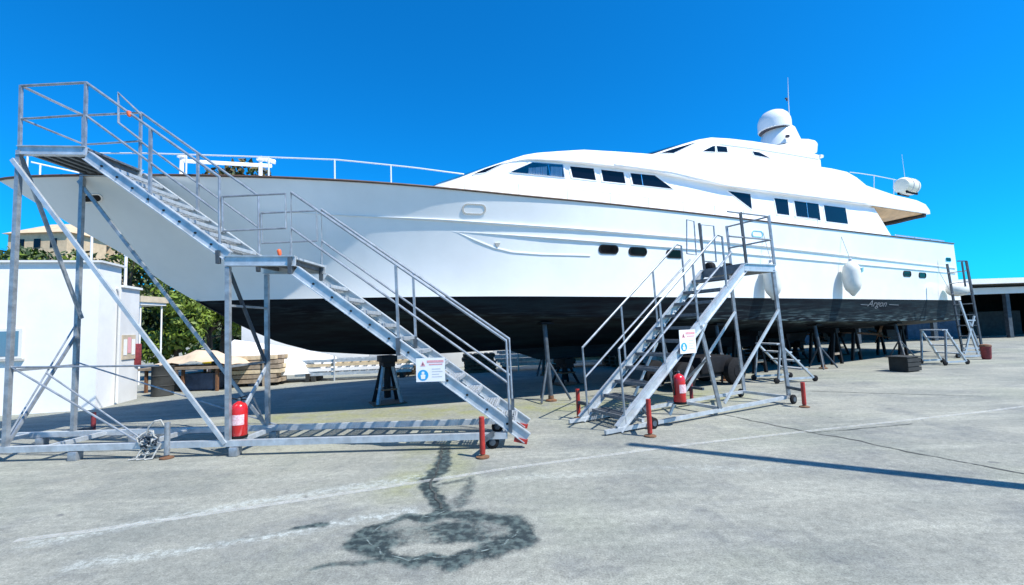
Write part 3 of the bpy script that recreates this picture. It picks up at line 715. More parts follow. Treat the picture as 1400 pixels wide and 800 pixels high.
# boom bench on the foredeck (white beam on two posts)
tb_ = 1.15
bb = MB(); a = yt(249, 220, tb_); c = yt(372, 227, tb_); bb.bar(a, c, .07, .055); beam = bb.build('foredeck_beam', 'gel2', yacht, bevel=.012)
for x in (248, 356):
    uq, zq = bt(x, 240 if x < 300 else 242, tb_); _, zt_ = bt(x, 213 if x < 300 else 217, tb_)
    b = MB(); b.lathe(yl(uq, tb_, Zd(uq)), [(.07, 0), (.035, .05), (.032, zt_-Zd(uq)-.04), (.07, zt_-Zd(uq)-.03), (.07, zt_-Zd(uq)+.01)], 14); b.build('beam_post', 'gel2', yacht)
b = MB(); q1, q2 = yt(356, 216, tb_), yt(377, 222, tb_); b.bar(q1, q2, .12, .05); b.build('beam_arm', 'gel2', yacht, bevel=.012)
# upper aft rail
pts = [yt(x, y, 2.2) for x, y in [(1162, 235.5), (1175, 237), (1195, 240), (1225, 246)]]; rail_line('guard_rail', pts, .014)
for x, ya, yb in ((1195, 240, 258), (1222, 245.5, 266)):
    b = MB(); b.tube([yt(x, ya, 2.2), yt(x, yb, 2.2)], .013, 8); b.build('stanchion', 'railwhite', yacht)
# aft bulwark rail
pts = [yl(u, float(Bd(u))-.08, Zd(u)+.10) for u in np.linspace(16.9, 21.2, 12)]; rail_line('guard_rail', pts, .018, 'steel')
for u in (17.0, 18.4, 19.8, 21.1):
    b = MB(); b.tube([yl(u, float(Bd(u))-.08, Zd(u)-.02), yl(u, float(Bd(u))-.08, Zd(u)+.10)], .014, 8); b.build('stanchion', 'steel', yacht)
# swim platform
b = MB(); zpl = Zw(US)-.02; b.box(yl(US+.45, 0, zpl), (.9, 4.4, .12)); b.build('swim_platform', 'gel', yacht, bevel=.03)

# life raft on the aft upper deck
uq, zq = bt(1241, 266, 2.0)
raft = empty('life_raft', yw(uq, 2.0, zq), AZ, 'cream life raft canister strapped on the aft end of the upper deck', 'life raft')
W = 33*float((yw(uq, 2.0, zq)-CC) @ _f)/FPX
b = MB(); b.lathe((-W*.5, 0, W*.34), [(W*.12, 0), (W*.26, .03), (W*.33, W*.14), (W*.345, W*.5), (W*.33, W*.86), (W*.26, W-.03), (W*.12, W)], 22, (1, 0, 0)); b.build('canister', 'raft', raft)
for k in (.28, .72):
    b = MB(); b.lathe((-W*.5+W*k-.02, 0, W*.34), [(W*.348, 0), (W*.352, .005), (W*.352, .035), (W*.348, .04)], 22, (1, 0, 0)); b.build('strap', 'greyink', raft)
b = MB(); b.box((0, -.14, .03), (W*.9, .05, .08)).box((0, .14, .03), (W*.9, .05, .08)); b.build('cradle', 'black', raft)

# fenders hanging along the side
def fender(px, top_y, bot_y, w_px, label, squash=1.0):
    u, z, t = hull_px(px, (top_y+bot_y)/2)
    zt_ = bt(px, top_y, t+.3)[1]; zb_ = bt(px, bot_y, t+.3)[1]; L = zt_-zb_
    R = w_px*float((yw(u, t+.3, z)-CC) @ _f)/FPX/2
    tc = max(hb(u, zt_), hb(u, z))+R+.02
    f = empty('fender', yw(u, tc, zb_), AZ, label, 'fender', None)
    b = MB(); b.lathe((0, 0, 0), [(.03, 0), (R*.4, L*.08), (R*.8, L*.19), (R*.97, L*.3), (R, L*.42), (R, L*.7), (R*.9, L*.83), (R*.5, L*.94), (.04, L)], 20); b.build('fender_body', 'fender', f)
    b = MB(); b.lathe((0, 0, L-.02), [(.05, 0), (.05, .08), (.02, .1)], 12); b.build('fender_eye', 'greyink', f)
    top = Zd(u)-(zb_)+.0; b = MB(); b.tube([(0, 0, L+.05), (0, R+.02-.02, top+.02)], .009, 6); b.build('lanyard', 'rope', f)
    return f
fender(1150, 356, 405, 21, 'white fender hanging beside the maker plate on the yacht side')
fender(1043, 358, 410, 21, 'white fender hanging behind the smaller stair platform')
# stern fender: lies flat across the corner
u, z, t = hull_px(1292, 397)
f = empty('fender', yw(u, t+.3, z-.3), AZ, 'white fender lying crosswise at the stern corner of the yacht', 'fender')
b = MB(); b.lathe((-.48, 0, .3), [(.04, 0), (.15, .07), (.27, .25), (.29, .45), (.27, .72), (.15, .9), (.04, .98)], 20, (1, -.15, .05)); b.build('fender_body', 'fender', f)
b = MB(); b.tube([(-.5, 0, .3), (-.6, .2, 1.0), (-.55, .25, Zd(u)-z+.3)], .01, 6); b.build('lanyard', 'rope', f)

# ================================================================== stands below the hull
def keel_stand(u, label, legs_pale=True, top=None):
    base = yw(u, 0, 0); s = empty('keel_stand', base, AZ, label, 'boat stand', None)
    zt_ = (top if top else Zk(u)-.02)
    b = MB(); b.box((0, 0, zt_-.07), (.34, .6, .14)); b.build('cushion_block', 'woodlight' if False else 'black', s, bevel=.01)
    b = MB(); b.box((0, 0, zt_-.19), (.26, .5, .10)); b.build('top_plate', 'black', s)
    b = MB(); b.tube([(0, 0, .12), (0, 0, zt_-.2)], .075, 10); b.build('jack_screw', 'black', s)
    for (dx, dy) in ((-1, -1), (1, -1), (1, 1), (-1, 1)):
        b = MB(); b.bar((dx*.26, dy*.26, .02), (dx*.1, dy*.1, zt_-.22), .06, .06); b.build('leg', 'galv' if (dy < 0 and legs_pale) else 'black', s)
    b = MB()
    for a, c in (((-.2, -.2), (.2, -.2)), ((.2, -.2), (.2, .2)), ((.2, .2), (-.2, .2)), ((-.2, .2), (-.2, -.2))): b.bar((*a, .32), (*c, .32), .035, .035)
    b.build('brace_ring', 'rust', s)
    b = MB(); b.box((0, 0, .012), (.72, .72, .02)); b.build('base_plate', 'rust', s)
    return s
keel_stand(0.0, 'black keel stand with pale front legs under the forefoot of the yacht')
for k, (u, lab) in enumerate([(4.8, 'black keel stand under the yacht beside the white sign of the big stair'), (9.0, 'black keel stand under the yacht middle behind the smaller stair'), (14.2, 'black keel stand under the yacht between the wheeled step and the crate'), (18.0, 'black keel stand under the yacht stern behind the dark crate')]):
    keel_stand(u, lab, False, (0.70 if 4 <= u <= 16 else None))
for u, lab in ((11.2, 'black keel stand under the yacht just aft of the smaller stair'), (15.2, 'black keel stand under the yacht just ahead of the rudders')): keel_stand(u, lab, False, 0.70)
def trestle(u, t, label):
    base = yw(u, t, 0); s = empty('timber_trestle', base, AZ, label, 'trestle'); zt_ = float(lerp(Zc(u), Zk(u), 1-min(abs(t)/Bc(u), .95)))-.06
    b = MB(); b.box((0, 0, zt_-.07), (.2, .9, .14)); b.build('top_beam', 'black', s)
    for x in (-1, 1):
        for y in (-.35, .35): b = MB(); b.bar((x*.28, y, 0), (x*.06, y, zt_-.12), .08, .08); b.build('leg', 'black', s)
    b = MB(); b.bar((-.2, -.35, .35), (.2, -.35, .35), .04, .08); b.build('tie', 'wood', s)
trestle(10.4, 1.5, 'dark timber trestle under the yacht behind the wheeled step'); trestle(14.2, 1.6, 'dark timber trestle under the yacht aft of the hanging fender')
trestle(16.0, 1.3, 'dark timber trestle under the yacht stern'); trestle(9.6, -1.2, 'dark timber trestle on the far side behind the trolley'); trestle(18.8, 1.5, 'dark timber trestle under the yacht beside the rudder'); trestle(17.2, -1.4, 'dark timber trestle on the far side below the stern'); trestle(13.0, .7, 'dark timber trestle near the keel between two side props')
trestle(12.2, -1.4, 'dark timber trestle on the far side below the yacht')
def side_prop(u, side, label, tt=None):
    tt = tt if tt else Bc(u)*.86; base = yw(u, side*(tt+.15), 0); s = empty('side_prop', base, AZ, label, 'boat stand')
    k = -side; z1 = float(lerp(Zc(u), Zk(u), .14))-.03; L = np.array([0, -k*(-.15)*-1*0, 0])
    topp = np.array([0, side*.15, z1])
    b = MB(); b.tube([(0, 0, .1), topp], .05, 10); b.build('post', 'stand', s)
    b = MB(); b.box(topp, (.3, .3, .05)); b.build('pad', 'black', s)
    for a in (90, 210, 330):
        d = np.array([math.cos(rad(a))*.42, math.sin(rad(a))*.42, .02]); b = MB(); b.tube([d, (0, side*.07, z1*.52)], .025, 8); b.build('leg', 'stand', s)
    b = MB(); b.lathe((0, 0, 0), [(.12, 0), (.12, .03), (.06, .05), (.06, .12)], 12); b.build('foot', 'rust', s)
    return s
side_prop(3.0, 1, 'blue grey side prop under the yacht behind the foot of the big stair')
side_prop(8.2, 1, 'blue grey side prop under the yacht behind the smaller stair')
side_prop(12.6, 1, 'blue grey side prop under the yacht beside the wheeled step')
side_prop(17.6, 1, 'blue grey side prop under the yacht stern near the dark crate')
for u, lab in ((5.5, 'side prop on the far side of the yacht facing the pallet stack'), (11, 'side prop on the far side of the yacht amidships'), (15, 'side prop on the far side of the yacht near the stern')): side_prop(u, -1, lab)

# ================================================================== BIG STAIR (two flights and a landing)
S1AZ = rad(-2.0)
S1P = onz(400, 621); S1N = np.array([-math.sin(S1AZ), math.cos(S1AZ), 0]); W1 = 0.94
stair = empty('boarding_stair', (S1P[0], S1P[1], 0), 0, 'tall galvanised two-flight boarding stair with a landing beside the yacht bow', 'boarding stair')
def n1(px, py, off=0.0): return onplane(px, py, S1P+S1N*off, S1N)
FAR = S1N*W1
UP = np.array([0, 0, 1.0])
def part(name, b, material, root, **k): return b.build(name, material, root, world=True, **k)
def C_channel(b, a, c, h, th=.035):
    """stringer: flat plate with two flanges, plane of the stair side"""
    a = np.array(a); c = np.array(c); b.bar(a, c, th, h, up=(0, 0, 1))
    d = (c-a)/np.linalg.norm(c-a); y = np.cross(UP, d); y /= np.linalg.norm(y); z = np.cross(d, y)
    b.bar(a+z*h*.5, c+z*h*.5, th+.05, .012, up=(0, 0, 1)); b.bar(a-z*h*.5, c-z*h*.5, th+.05, .012, up=(0, 0, 1))
lo_b, lo_t = n1(721, 599), n1(404, 370)
ld_r, ld_l = n1(404, 357), n1(308, 357)
up_b, up_t = n1(312, 350), n1(120, 213)
pf_r, pf_l = n1(118, 207), n1(26, 206)
SH = .135
def tread_mesh(length, depth):
    """open-grid tread, local x = going, y = width"""
    b = MB(); b.box((-depth/2+.012, 0, -.01), (.024, length, .05)).box((depth/2-.012, 0, -.01), (.024, length, .05))
    for s in (-1, 1): b.box((0, s*(length/2-.012), -.01), (depth-.048, .024, .05))
    for k in range(5): b.box((-depth/2+depth*(k+1)/6, 0, 0), (.012, length-.05, .022))
    for k in range(5): b.box((0, -length/2+length*(k+1)/6, -.012), (depth-.05, .012, .012))
    return b
tread_cache = {}
def put_tread(root, pos, ang, length, depth, material='grate'):
    key = (round(length, 3), round(depth, 3), material)
    if key not in tread_cache:
        o = tread_mesh(length, depth).build('tread', material, root, smooth=0); tread_cache[key] = o.data
    else:
        o = bpy.data.objects.new('tread', tread_cache[key]); col.objects.link(o); o.parent = root
    o.location = INV[root.name] @ Vector(tuple(map(float, pos))); o.rotation_euler = (0, 0, ang - root.rotation_euler[2]); return o
for far in (0, 1):
    o = FAR*far
    b = MB(); C_channel(b, lo_b+o, lo_t+o, SH); part('stringer', b, 'alu', stair)
    b = MB(); C_channel(b, ld_r+o, ld_l+o, .13); part('landing_beam', b, 'alu', stair)
    b = MB(); C_channel(b, up_b+o, up_t+o, SH); part('stringer', b, 'alu', stair)
    b = MB(); C_channel(b, pf_r+o, pf_l+o, .12); part('platform_beam', b, 'alu', stair)
def flight(root, a, c, width_vec, ang, zstep=.2, depth=.24, lift=0.0, material='alu', skip_last=False):
    a = np.array(a); c = np.array(c); n = max(2, int(round((c[2]-a[2])/zstep)))
    for i in range(1, n):
        p = lerp(a, c, i/n)+np.array([0, 0, lift])
        put_tread(root, p+width_vec*.5, ang, np.linalg.norm(width_vec)-.09, depth, material)
flight(stair, lo_b-UP*.0, lo_t, FAR, S1AZ)
flight(stair, up_b, up_t, FAR, S1AZ)
# bolts on the near stringers
bm_ = None
for (a, c, n) in ((lo_b, lo_t, 12), (up_b, up_t, 9)):
    for i in range(1, n):
        p = lerp(a, c, i/n)-S1N*.018; b = MB(); b.lathe(p, [(.016, 0), (.016, .012), (.008, .018)], 8, -S1N); part('bolt', b, 'black', stair)
# landing and top platform plates
def plate(root, a, c, wv, th, material, name, z=0):
    b = MB(); b.prism([a+UP*z, c+UP*z, c+wv+UP*z, a+wv+UP*z], UP*th); part(name, b, material, root, smooth=0)
ins = S1N*.03
plate(stair, ld_r+ins, ld_l+ins, FAR-2*ins, .03, 'alu', 'landing_plate', .03)
plate(stair, pf_r+ins, pf_l+ins, FAR-2*ins, .03, 'grate', 'platform_plate', .03)
for k in range(6):
    a = lerp(pf_r, pf_l, (k+.5)/6)+ins; b = MB(); b.bar(a, a+FAR-2*ins, .05, .07); part('platform_joist', b, 'grate', stair)
for k in range(3):
    a = lerp(ld_r, ld_l, (k+.3)/3)+ins; b = MB(); b.bar(a, a+FAR-2*ins, .05, .06); part('landing_joist', b, 'grate', stair)
# handrails (same on both sides)
def rail_poly(root, pxs, r, off, name, nfun, material='galv'):
    b = MB(); b.tube([nfun(x, y)+off for x, y in pxs], r, 8); part(name, b, material, root)
RR = .019
for far in (0, 1):
    o = FAR*far
    rail_poly(stair, [(118, 113), (300, 242), (300.5, 350)], RR, o, 'handrail', n1)
    rail_poly(stair, [(117.5, 158), (300, 292)], RR*.85, o, 'mid_rail', n1)
    for (x0, y0, x1, y1) in ((118, 113, 115.5, 206), (206, 176, 205, 278)):
        b = MB(); b.bar(n1(x0, y0)+o, n1(x1, y1)+o, .035, .035, up=(0, 1, 0)); part('post', b, 'galv', stair)
    rail_poly(stair, [(304, 269), (390, 265), (391, 312), (305, 316), (304, 269)], RR*.85, o, 'landing_rail', n1)
    rail_poly(stair, [(398, 366), (398, 263), (692, 466), (697.5, 583)], RR, o, 'handrail', n1)
    rail_poly(stair, [(398, 312), (695, 524)], RR*.85, o, 'mid_rail', n1)
    b = MB(); b.bar(n1(541, 363)+o, n1(545.5, 478)+o, .035, .035, up=(0, 1, 0)); part('post', b, 'galv', stair)
    rail_poly(stair, [(118, 113), (50, 116.5), (29, 117.5)], RR, o, 'platform_rail', n1)
    rail_poly(stair, [(117, 157), (50, 161.5), (29, 162.5)], RR*.85, o, 'platform_rail', n1)
    b = MB(); b.bar(n1(29, 117)+o, n1(27, 206)+o, .035, .035, up=(0, 1, 0)); part('post', b, 'galv', stair)
    # toe bracket at rail foot
    b = MB(); b.bar(n1(697.5, 560)+o-S1N*.03, n1(698, 590)+o-S1N*.03, .05, .05, up=(0, 1, 0)); part('rail_clamp', b, 'stand', stair)
    b = MB(); b.bar(n1(545, 462)+o-S1N*.03, n1(545.5, 486)+o-S1N*.03, .05, .05, up=(0, 1, 0)); part('rail_clamp', b, 'stand', stair)
    b = MB(); b.bar(n1(300, 343)+o-S1N*.03, n1(300.5, 361)+o-S1N*.03, .05, .05, up=(0, 1, 0)); part('rail_clamp', b, 'stand', stair)
    b = MB(); b.bar(n1(398, 352)+o-S1N*.03, n1(398.3, 375)+o-S1N*.03, .05, .05, up=(0, 1, 0)); part('rail_clamp', b, 'stand', stair)
# end rail of the far platform side (gate frame seen above the flight)
for y_, r_ in ((117.5, RR), (162.5, RR*.85)):
    b = MB(); b.tube([n1(29, y_), n1(29, y_)+FAR], r_, 8); part('platform_rail', b, 'galv', stair)
b = MB(); b.tube([n1(193, 157, W1-.05), n1(162, 127, W1-.05), n1(162, 168, W1-.05), n1(193, 192, W1-.05)], RR, 8); part('gate', b, 'galv', stair)
# legs
def leg(root, a, c, w=.06, material='galv', name='leg'):
    b = MB(); b.bar(a, c, w, w, up=(0, 1, 0)); return part(name, b, material, root)
def gz(p, z=.17): p = np.array(p, float); return np.array([p[0], p[1], z])
ln = n1(312, 365); leg(stair, ln, gz(n1(312, 598)))
leg(stair, ln+FAR, gz(n1(312, 598))+FAR)
lp = n1(27, 206); leg(stair, lp, gz(lp)); leg(stair, lp+FAR, gz(lp)+FAR)
lp2 = n1(-58, 206)
# base rails
zb_ = .13
bl, br = gz(n1(-80, 606)), gz(n1(694, 596))
for far in (0, 1):
    b = MB(); b.bar(bl+FAR*far, br+FAR*far, .07, .08); part('base_rail', b, 'alu', stair)
for x in (-60, 60, 190, 322, 690):
    p = gz(n1(x, 600)); b = MB(); b.bar(p+S1N*.035, p+FAR-S1N*.035, .06, .06); part('base_cross_member', b, 'alu', stair)
# diagonal braces and tension rods
def rod(a, c, r=.018, name='brace', m='galv', root=stair):
    b = MB(); b.tube([a, c], r, 8); return part(name, b, m, root)
b = MB(); b.bar(n1(20, 219)-S1N*.03, gz(n1(310, 597), .17)-S1N*.03, .035, .055); part('diagonal_brace', b, 'alu', stair)
b = MB(); b.bar(n1(20, 219)+FAR, gz(n1(312, 597), .17)+FAR, .03, .05); part('diagonal_brace', b, 'galv', stair)
b = MB(); b.bar(lp-UP*.1+ins, gz(n1(15, 600), 2.0)+FAR, .03, .05); part('diagonal_brace', b, 'galv', stair)
b = MB(); b.bar(gz(lp, .2), gz(lp, 1.75)+FAR, .03, .04); part('diagonal_brace', b, 'galv', stair)
b = MB(); b.bar(gz(lp, 1.25), gz(lp, 1.25)+FAR, .04, .04); part('leg_tie', b, 'galv', stair)
rod(gz(lp, 1.30)+FAR*1.0, gz(n1(330, 598), .2)+FAR, .012, 'tension_rod')
rod(gz(lp, 1.95)+FAR, gz(lp, .3), .012, 'tension_rod')
rod(gz(lp, 1.32), gz(n1(200, 598), .16), .014, 'tension_rod')
rod(gz(n1(60, 600), 1.2), gz(n1(208, 598), .16), .012, 'tension_rod')
rod(gz(lp, 1.3), gz(n1(215, 600), 1.25), .013, 'tension_rod')
# landing leg bracing
a0 = n1(312, 372); 
b = MB(); b.bar(a0+S1N*.04, gz(ln, 1.15)+FAR, .03, .05); part('diagonal_brace', b, 'stand', stair)
b = MB(); b.bar(gz(ln, .22)+S1N*.04, gz(ln, 1.12)+FAR, .03, .05); part('diagonal_brace', b, 'alu', stair)
for z in (2.05, 1.2): 
    b = MB(); b.bar(gz(ln, z)+S1N*.03, gz(ln, z)+FAR, .03, .03); part('leg_tie', b, 'galv', stair)
rod(gz(ln, .7)+S1N*.6, gz(ln, .2)+FAR, .012, 'tension_rod')
# outrigger jacks
def jack(root, foot, attach, h, material, name='jack_post', r=.035, footmat='rust'):
    foot = np.array(foot, float)
    b = MB(); b.tube([foot+UP*.05, foot+UP*h], r, 12); j = part(name, b, material, root)
    b = MB(); b.lathe(foot+UP*.003, [(.085, 0), (.085, .015), (.03, .03), (.022, .1)], 14); part('foot_plate', b, footmat, root)
    if attach is not None:
        b = MB(); b.bar(np.array([foot[0], foot[1], attach[2]]), np.array(attach, float), .05, .05); part('outrigger_arm', b, 'stand', root)
    return j
fj = onz(660, 626); jack(stair, fj, gz([fj[0]+.12, (br+S1N*.0)[1], 0], .2), .50, 'red')
fj = onz(228, 627); jack(stair, fj, gz([fj[0], n1(228, 600)[1], 0], .16), .48, 'galv')
fj = onz(127, 598); jack(stair, fj, gz([fj[0]-.1, fj[1]-.35, 0], .16), .42, 'darkred')
# wheels at the base
def wheel(root, c, r, axis, name='wheel', w=.05):
    c = np.array(c, float); b = MB(); b.lathe(c-np.array(axis)*w/2, [(r*.82, 0), (r, w*.2), (r, w*.8), (r*.82, w)], 18, axis); wl = part(name, b, 'rubber', root)
    b = MB(); b.lathe(c-np.array(axis)*(w/2+.006), [(r*.5, 0), (r*.5, w+.012)], 14, axis); part('wheel_hub', b, 'stand', root)
for x in (-40, 104, 322):
    for far in (0, 1):
        p = gz(n1(x, 600), .06)+FAR*far; b = MB(); b.box(p, (.12, .12, .12)); part('foot_pad', b, 'galv', stair, bevel=.01)
for x in (668,):
    for far in (0, 1): wheel(stair, gz(n1(x, 600), .09)+FAR*far+np.array([.05, 0, 0]), .09, (0, 1, 0))
# red end cap at the stair foot
b = MB(); b.bar(n1(703, 600), n1(721, 604), .06, .06, up=(0, 0, 1)); part('foot_cap', b, 'red', stair)
b = MB(); b.bar(n1(703, 600)+FAR, n1(721, 604)+FAR, .06, .06, up=(0, 0, 1)); part('foot_cap', b, 'red', stair)
# orange clips
for (x, y, o_) in ((176, 152, 0), (381, 341, 0)):
    c = n1(x, y)+S1N*o_; b = MB(); b.lathe(c, [(.012, 0), (.03, .02), (.026, .08), (.01, .1)], 10, (.3, -.2, -1)); 
    part('safety_clip', b, 'orange', stair)

# ================================================================== SMALLER STAIR
S2P = onz(850, 592); S2E = E3; S2N = A3; W2 = .92
st2 = empty('boarding_stair', (S2P[0], S2P[1], 0), AZ, 'single-flight boarding stair with railed platform beside the middle of the yacht', 'boarding stair')
def q2(x, y, z): return np.array([S2P[0], S2P[1], 0])+S2E*x+S2N*y+UP*z
PZ = 2.60; RUN = 3.02; PL = .86
for y in (0, W2):
    b = MB(); C_channel(b, q2(-.06, y, .06), q2(RUN, y, PZ-.07), .125, .03); part('stringer', b, 'alu', st2)
    b = MB(); C_channel(b, q2(RUN-.02, y, PZ-.07), q2(RUN+PL, y, PZ-.07), .13, .035); part('platform_beam', b, 'alu', st2)
    b = MB(); b.bar(q2(-.3, y, .05), q2(RUN+PL+.1, y, .12), .05, .055); part('base_rail', b, 'alu', st2)
    # legs
    leg(st2, q2(RUN+PL-.05, y, PZ-.1), q2(RUN+PL+.12, y, .12), .055)
    leg(st2, q2(1.78, y, 1.52), q2(2.12, y, .12), .055)
    b = MB(); b.bar(q2(2.2, y-.03, .2), q2(RUN+PL-.02, y-.03, 1.75), .03, .045); part('diagonal_brace', b, 'alu', st2)
    b = MB(); b.bar(q2(.95, y-.02, .15), q2(1.9, y-.02, 1.55), .025, .04); part('diagonal_brace', b, 'alu', st2)
    # handrails
    b = MB(); b.tube([q2(.08, y, .12), q2(.03, y, 1.22), q2(2.35, y, 3.08), q2(2.48, y, 3.06), q2(2.5, y, 2.15)], .019, 8); part('handrail', b, 'galv', st2)
    b = MB(); b.tube([q2(.05, y, .72), q2(2.7, y, 2.80)], .017, 8); part('mid_rail', b, 'galv', st2)
    for k in (.38, .72):
        x = .03+2.35*k; b = MB(); b.bar(q2(x+.02, y, .05+(PZ)*x/RUN), q2(x-.02, y, 1.2+1.86*k), .03, .03, up=(0, 1, 0)); part('post', b, 'galv', st2)
# platform
b = MB(); b.prism([q2(RUN, .03, PZ-.03), q2(RUN+PL, .03, PZ-.03), q2(RUN+PL, W2-.03, PZ-.03), q2(RUN, W2-.03, PZ-.03)], UP*.04); part('platform_plate', b, 'grate', st2, smooth=0)
b = MB(); b.bar(q2(RUN+PL, .02, PZ-.07), q2(RUN+PL, W2-.02, PZ-.07), .03, .13); part('platform_beam', b, 'alu', st2)
b = MB(); b.bar(q2(RUN-.02, .02, PZ-.09), q2(RUN-.02, W2-.02, PZ-.09), .03, .13); part('platform_beam', b, 'grate', st2)
for (x, y) in ((RUN+.02, 0), (RUN+PL-.03, 0), (RUN+.02, W2), (RUN+PL-.03, W2)):
    b = MB(); b.bar(q2(x+.04, y, PZ-.02), q2(x-.02, y, PZ+.95), .04, .04, up=(0, 1, 0)); part('post', b, 'galv' if x > RUN+.1 else 'stand', st2)
for z in (PZ+.48, PZ+.93):
    for y in (0,):
        b = MB(); b.tube([q2(RUN-.35, y, z), q2(RUN+PL-.03, y, z)], .017, 8); part('platform_rail', b, 'galv', st2)
    b = MB(); b.tube([q2(RUN+PL-.03, 0, z), q2(RUN+PL-.03, W2, z)], .017, 8); part('platform_rail', b, 'galv', st2)
# gate on the hull side of the platform
b = MB(); g = [q2(RUN+.05, W2, PZ+.18), q2(RUN+.42, W2, PZ+.18), q2(RUN+.42, W2, PZ+.92), q2(RUN+.05, W2, PZ+.92), q2(RUN+.05, W2, PZ+.18)]; b.tube(g, .016, 8); part('gate', b, 'galv', st2)
b = MB(); g = [q2(RUN-.38, W2+.02, PZ+.32), q2(RUN-.12, W2+.02, PZ+.30), q2(RUN-.12, W2+.02, PZ+.98), q2(RUN-.32, W2+.02, PZ+1.0), q2(RUN-.38, W2+.02, PZ+.32)]; b.tube(g, .013, 8); part('gate', b, 'galv', st2)
# dark pads on the platform edge (bumpers)
for (x, y) in ((RUN+.12, W2), (RUN+.65, W2)):
    b = MB(); b.lathe(q2(x, y-.02, PZ+.06), [(.07, 0), (.10, .03), (.10, .13), (.07, .16)], 14, S2E); part('bumper', b, 'rubber', st2)
for k in range(1, 12):
    z = PZ*k/12.0-.0; x = RUN*k/12.0
    put_tread(st2, q2(x, W2/2, z-.02), AZ, W2-.09, .25, 'grate')
# cross members, wheels, red jacks
for x in (.45, 2.12, RUN+PL+.08):
    b = MB(); b.bar(q2(x, .03, .12), q2(x, W2-.03, .12), .05, .05); part('base_cross_member', b, 'alu', st2)
b = MB(); b.bar(q2(2.0, .03, 1.0), q2(2.0, W2-.03, .3), .025, .035); part('diagonal_brace', b, 'galv', st2)
for (x, y) in ((.55, -.08), (RUN+PL+.12, -.08), (.55, W2+.08), (RUN+PL+.12, W2+.08)):
    wheel(st2, q2(x, y, .085), .085, tuple(S2N))
def jack2(px, py, x, y, h, material):
    fj = onz(px, py); jack(st2, fj, q2(x, y, .3), h, material, r=.035)
jack2(889, 597, .45, 0, .52, 'red'); jack2(1100, 557, RUN+PL+.1, 0, .44, 'red')
for (x, y, m_, nm_) in ((.1, W2+.3, 'red', ''), (RUN-.2, W2+.3, 'darkred', '')):
    fj = q2(x, y, 0); jack(st2, fj, q2(x, y-.3, .28), .5, m_)

# ================================================================== extinguishers, signs, ropes
def extinguisher(base, h, r, label, rz=0):
    e = empty('fire_extinguisher', base, rz, label, 'extinguisher')
    b = MB(); b.lathe((0, 0, 0), [(r*.9, 0), (r, .015), (r, h*.74), (r*.93, h*.82), (r*.7, h*.89), (r*.35, h*.93), (r*.25, h*.96)], 24); b.build('cylinder', 'extred', e)
    b = MB(); b.lathe((0, 0, h*.94), [(r*.28, 0), (r*.28, h*.08), (r*.2, h*.1)], 12); b.build('valve', 'stand', e)
    b = MB(); b.bar((-r*.2, 0, h*1.03), (r*1.0, -.01, h*1.09), .025, .016).bar((-r*.2, 0, h*1.0), (r*.9, -.01, h*.99), .025, .014); b.build('lever', 'black', e)
    b = MB(); b.tube([(-r*.3, 0, h*1.0), (-r*.9, -.02, h*1.04), (-r*1.25, -.02, h*.85), (-r*1.18, -.02, h*.45), (-r*1.12, -.02, h*.25)], .012, 8); b.build('hose', 'rubber', e)
    b = MB(); vs_ = []
    for i in range(11):
        a = -math.pi/2-.85+1.7*i/10+.25; vs_ += [((r+.003)*math.cos(a), (r+.003)*math.sin(a), h*.32), ((r+.003)*math.cos(a), (r+.003)*math.sin(a), h*.60)]
    b.add(vs_, [(2*i, 2*i+2, 2*i+3, 2*i+1) for i in range(10)]); b.build('label_sticker', 'label', e)
    b = MB(); b.lathe((0, 0, -.025), [(r*1.0, 0), (r*1.03, .01), (r*1.03, .035)], 24); b.build('foot_ring', 'rubber', e)
    return e
pe = n1(327, 596, .14); extinguisher((pe[0], pe[1], .235), .50, .105, 'red fire extinguisher on the base of the big stair')
pe = q2(1.02, -.18, 0); extinguisher((pe[0], pe[1], .36), .46, .095, 'red fire extinguisher hung beside the smaller stair', .3)
b = MB(); b.bar(q2(.9, -.03, .36), q2(1.15, -.2, .345), .16, .012); part('extinguisher_shelf', b, 'galv', st2)
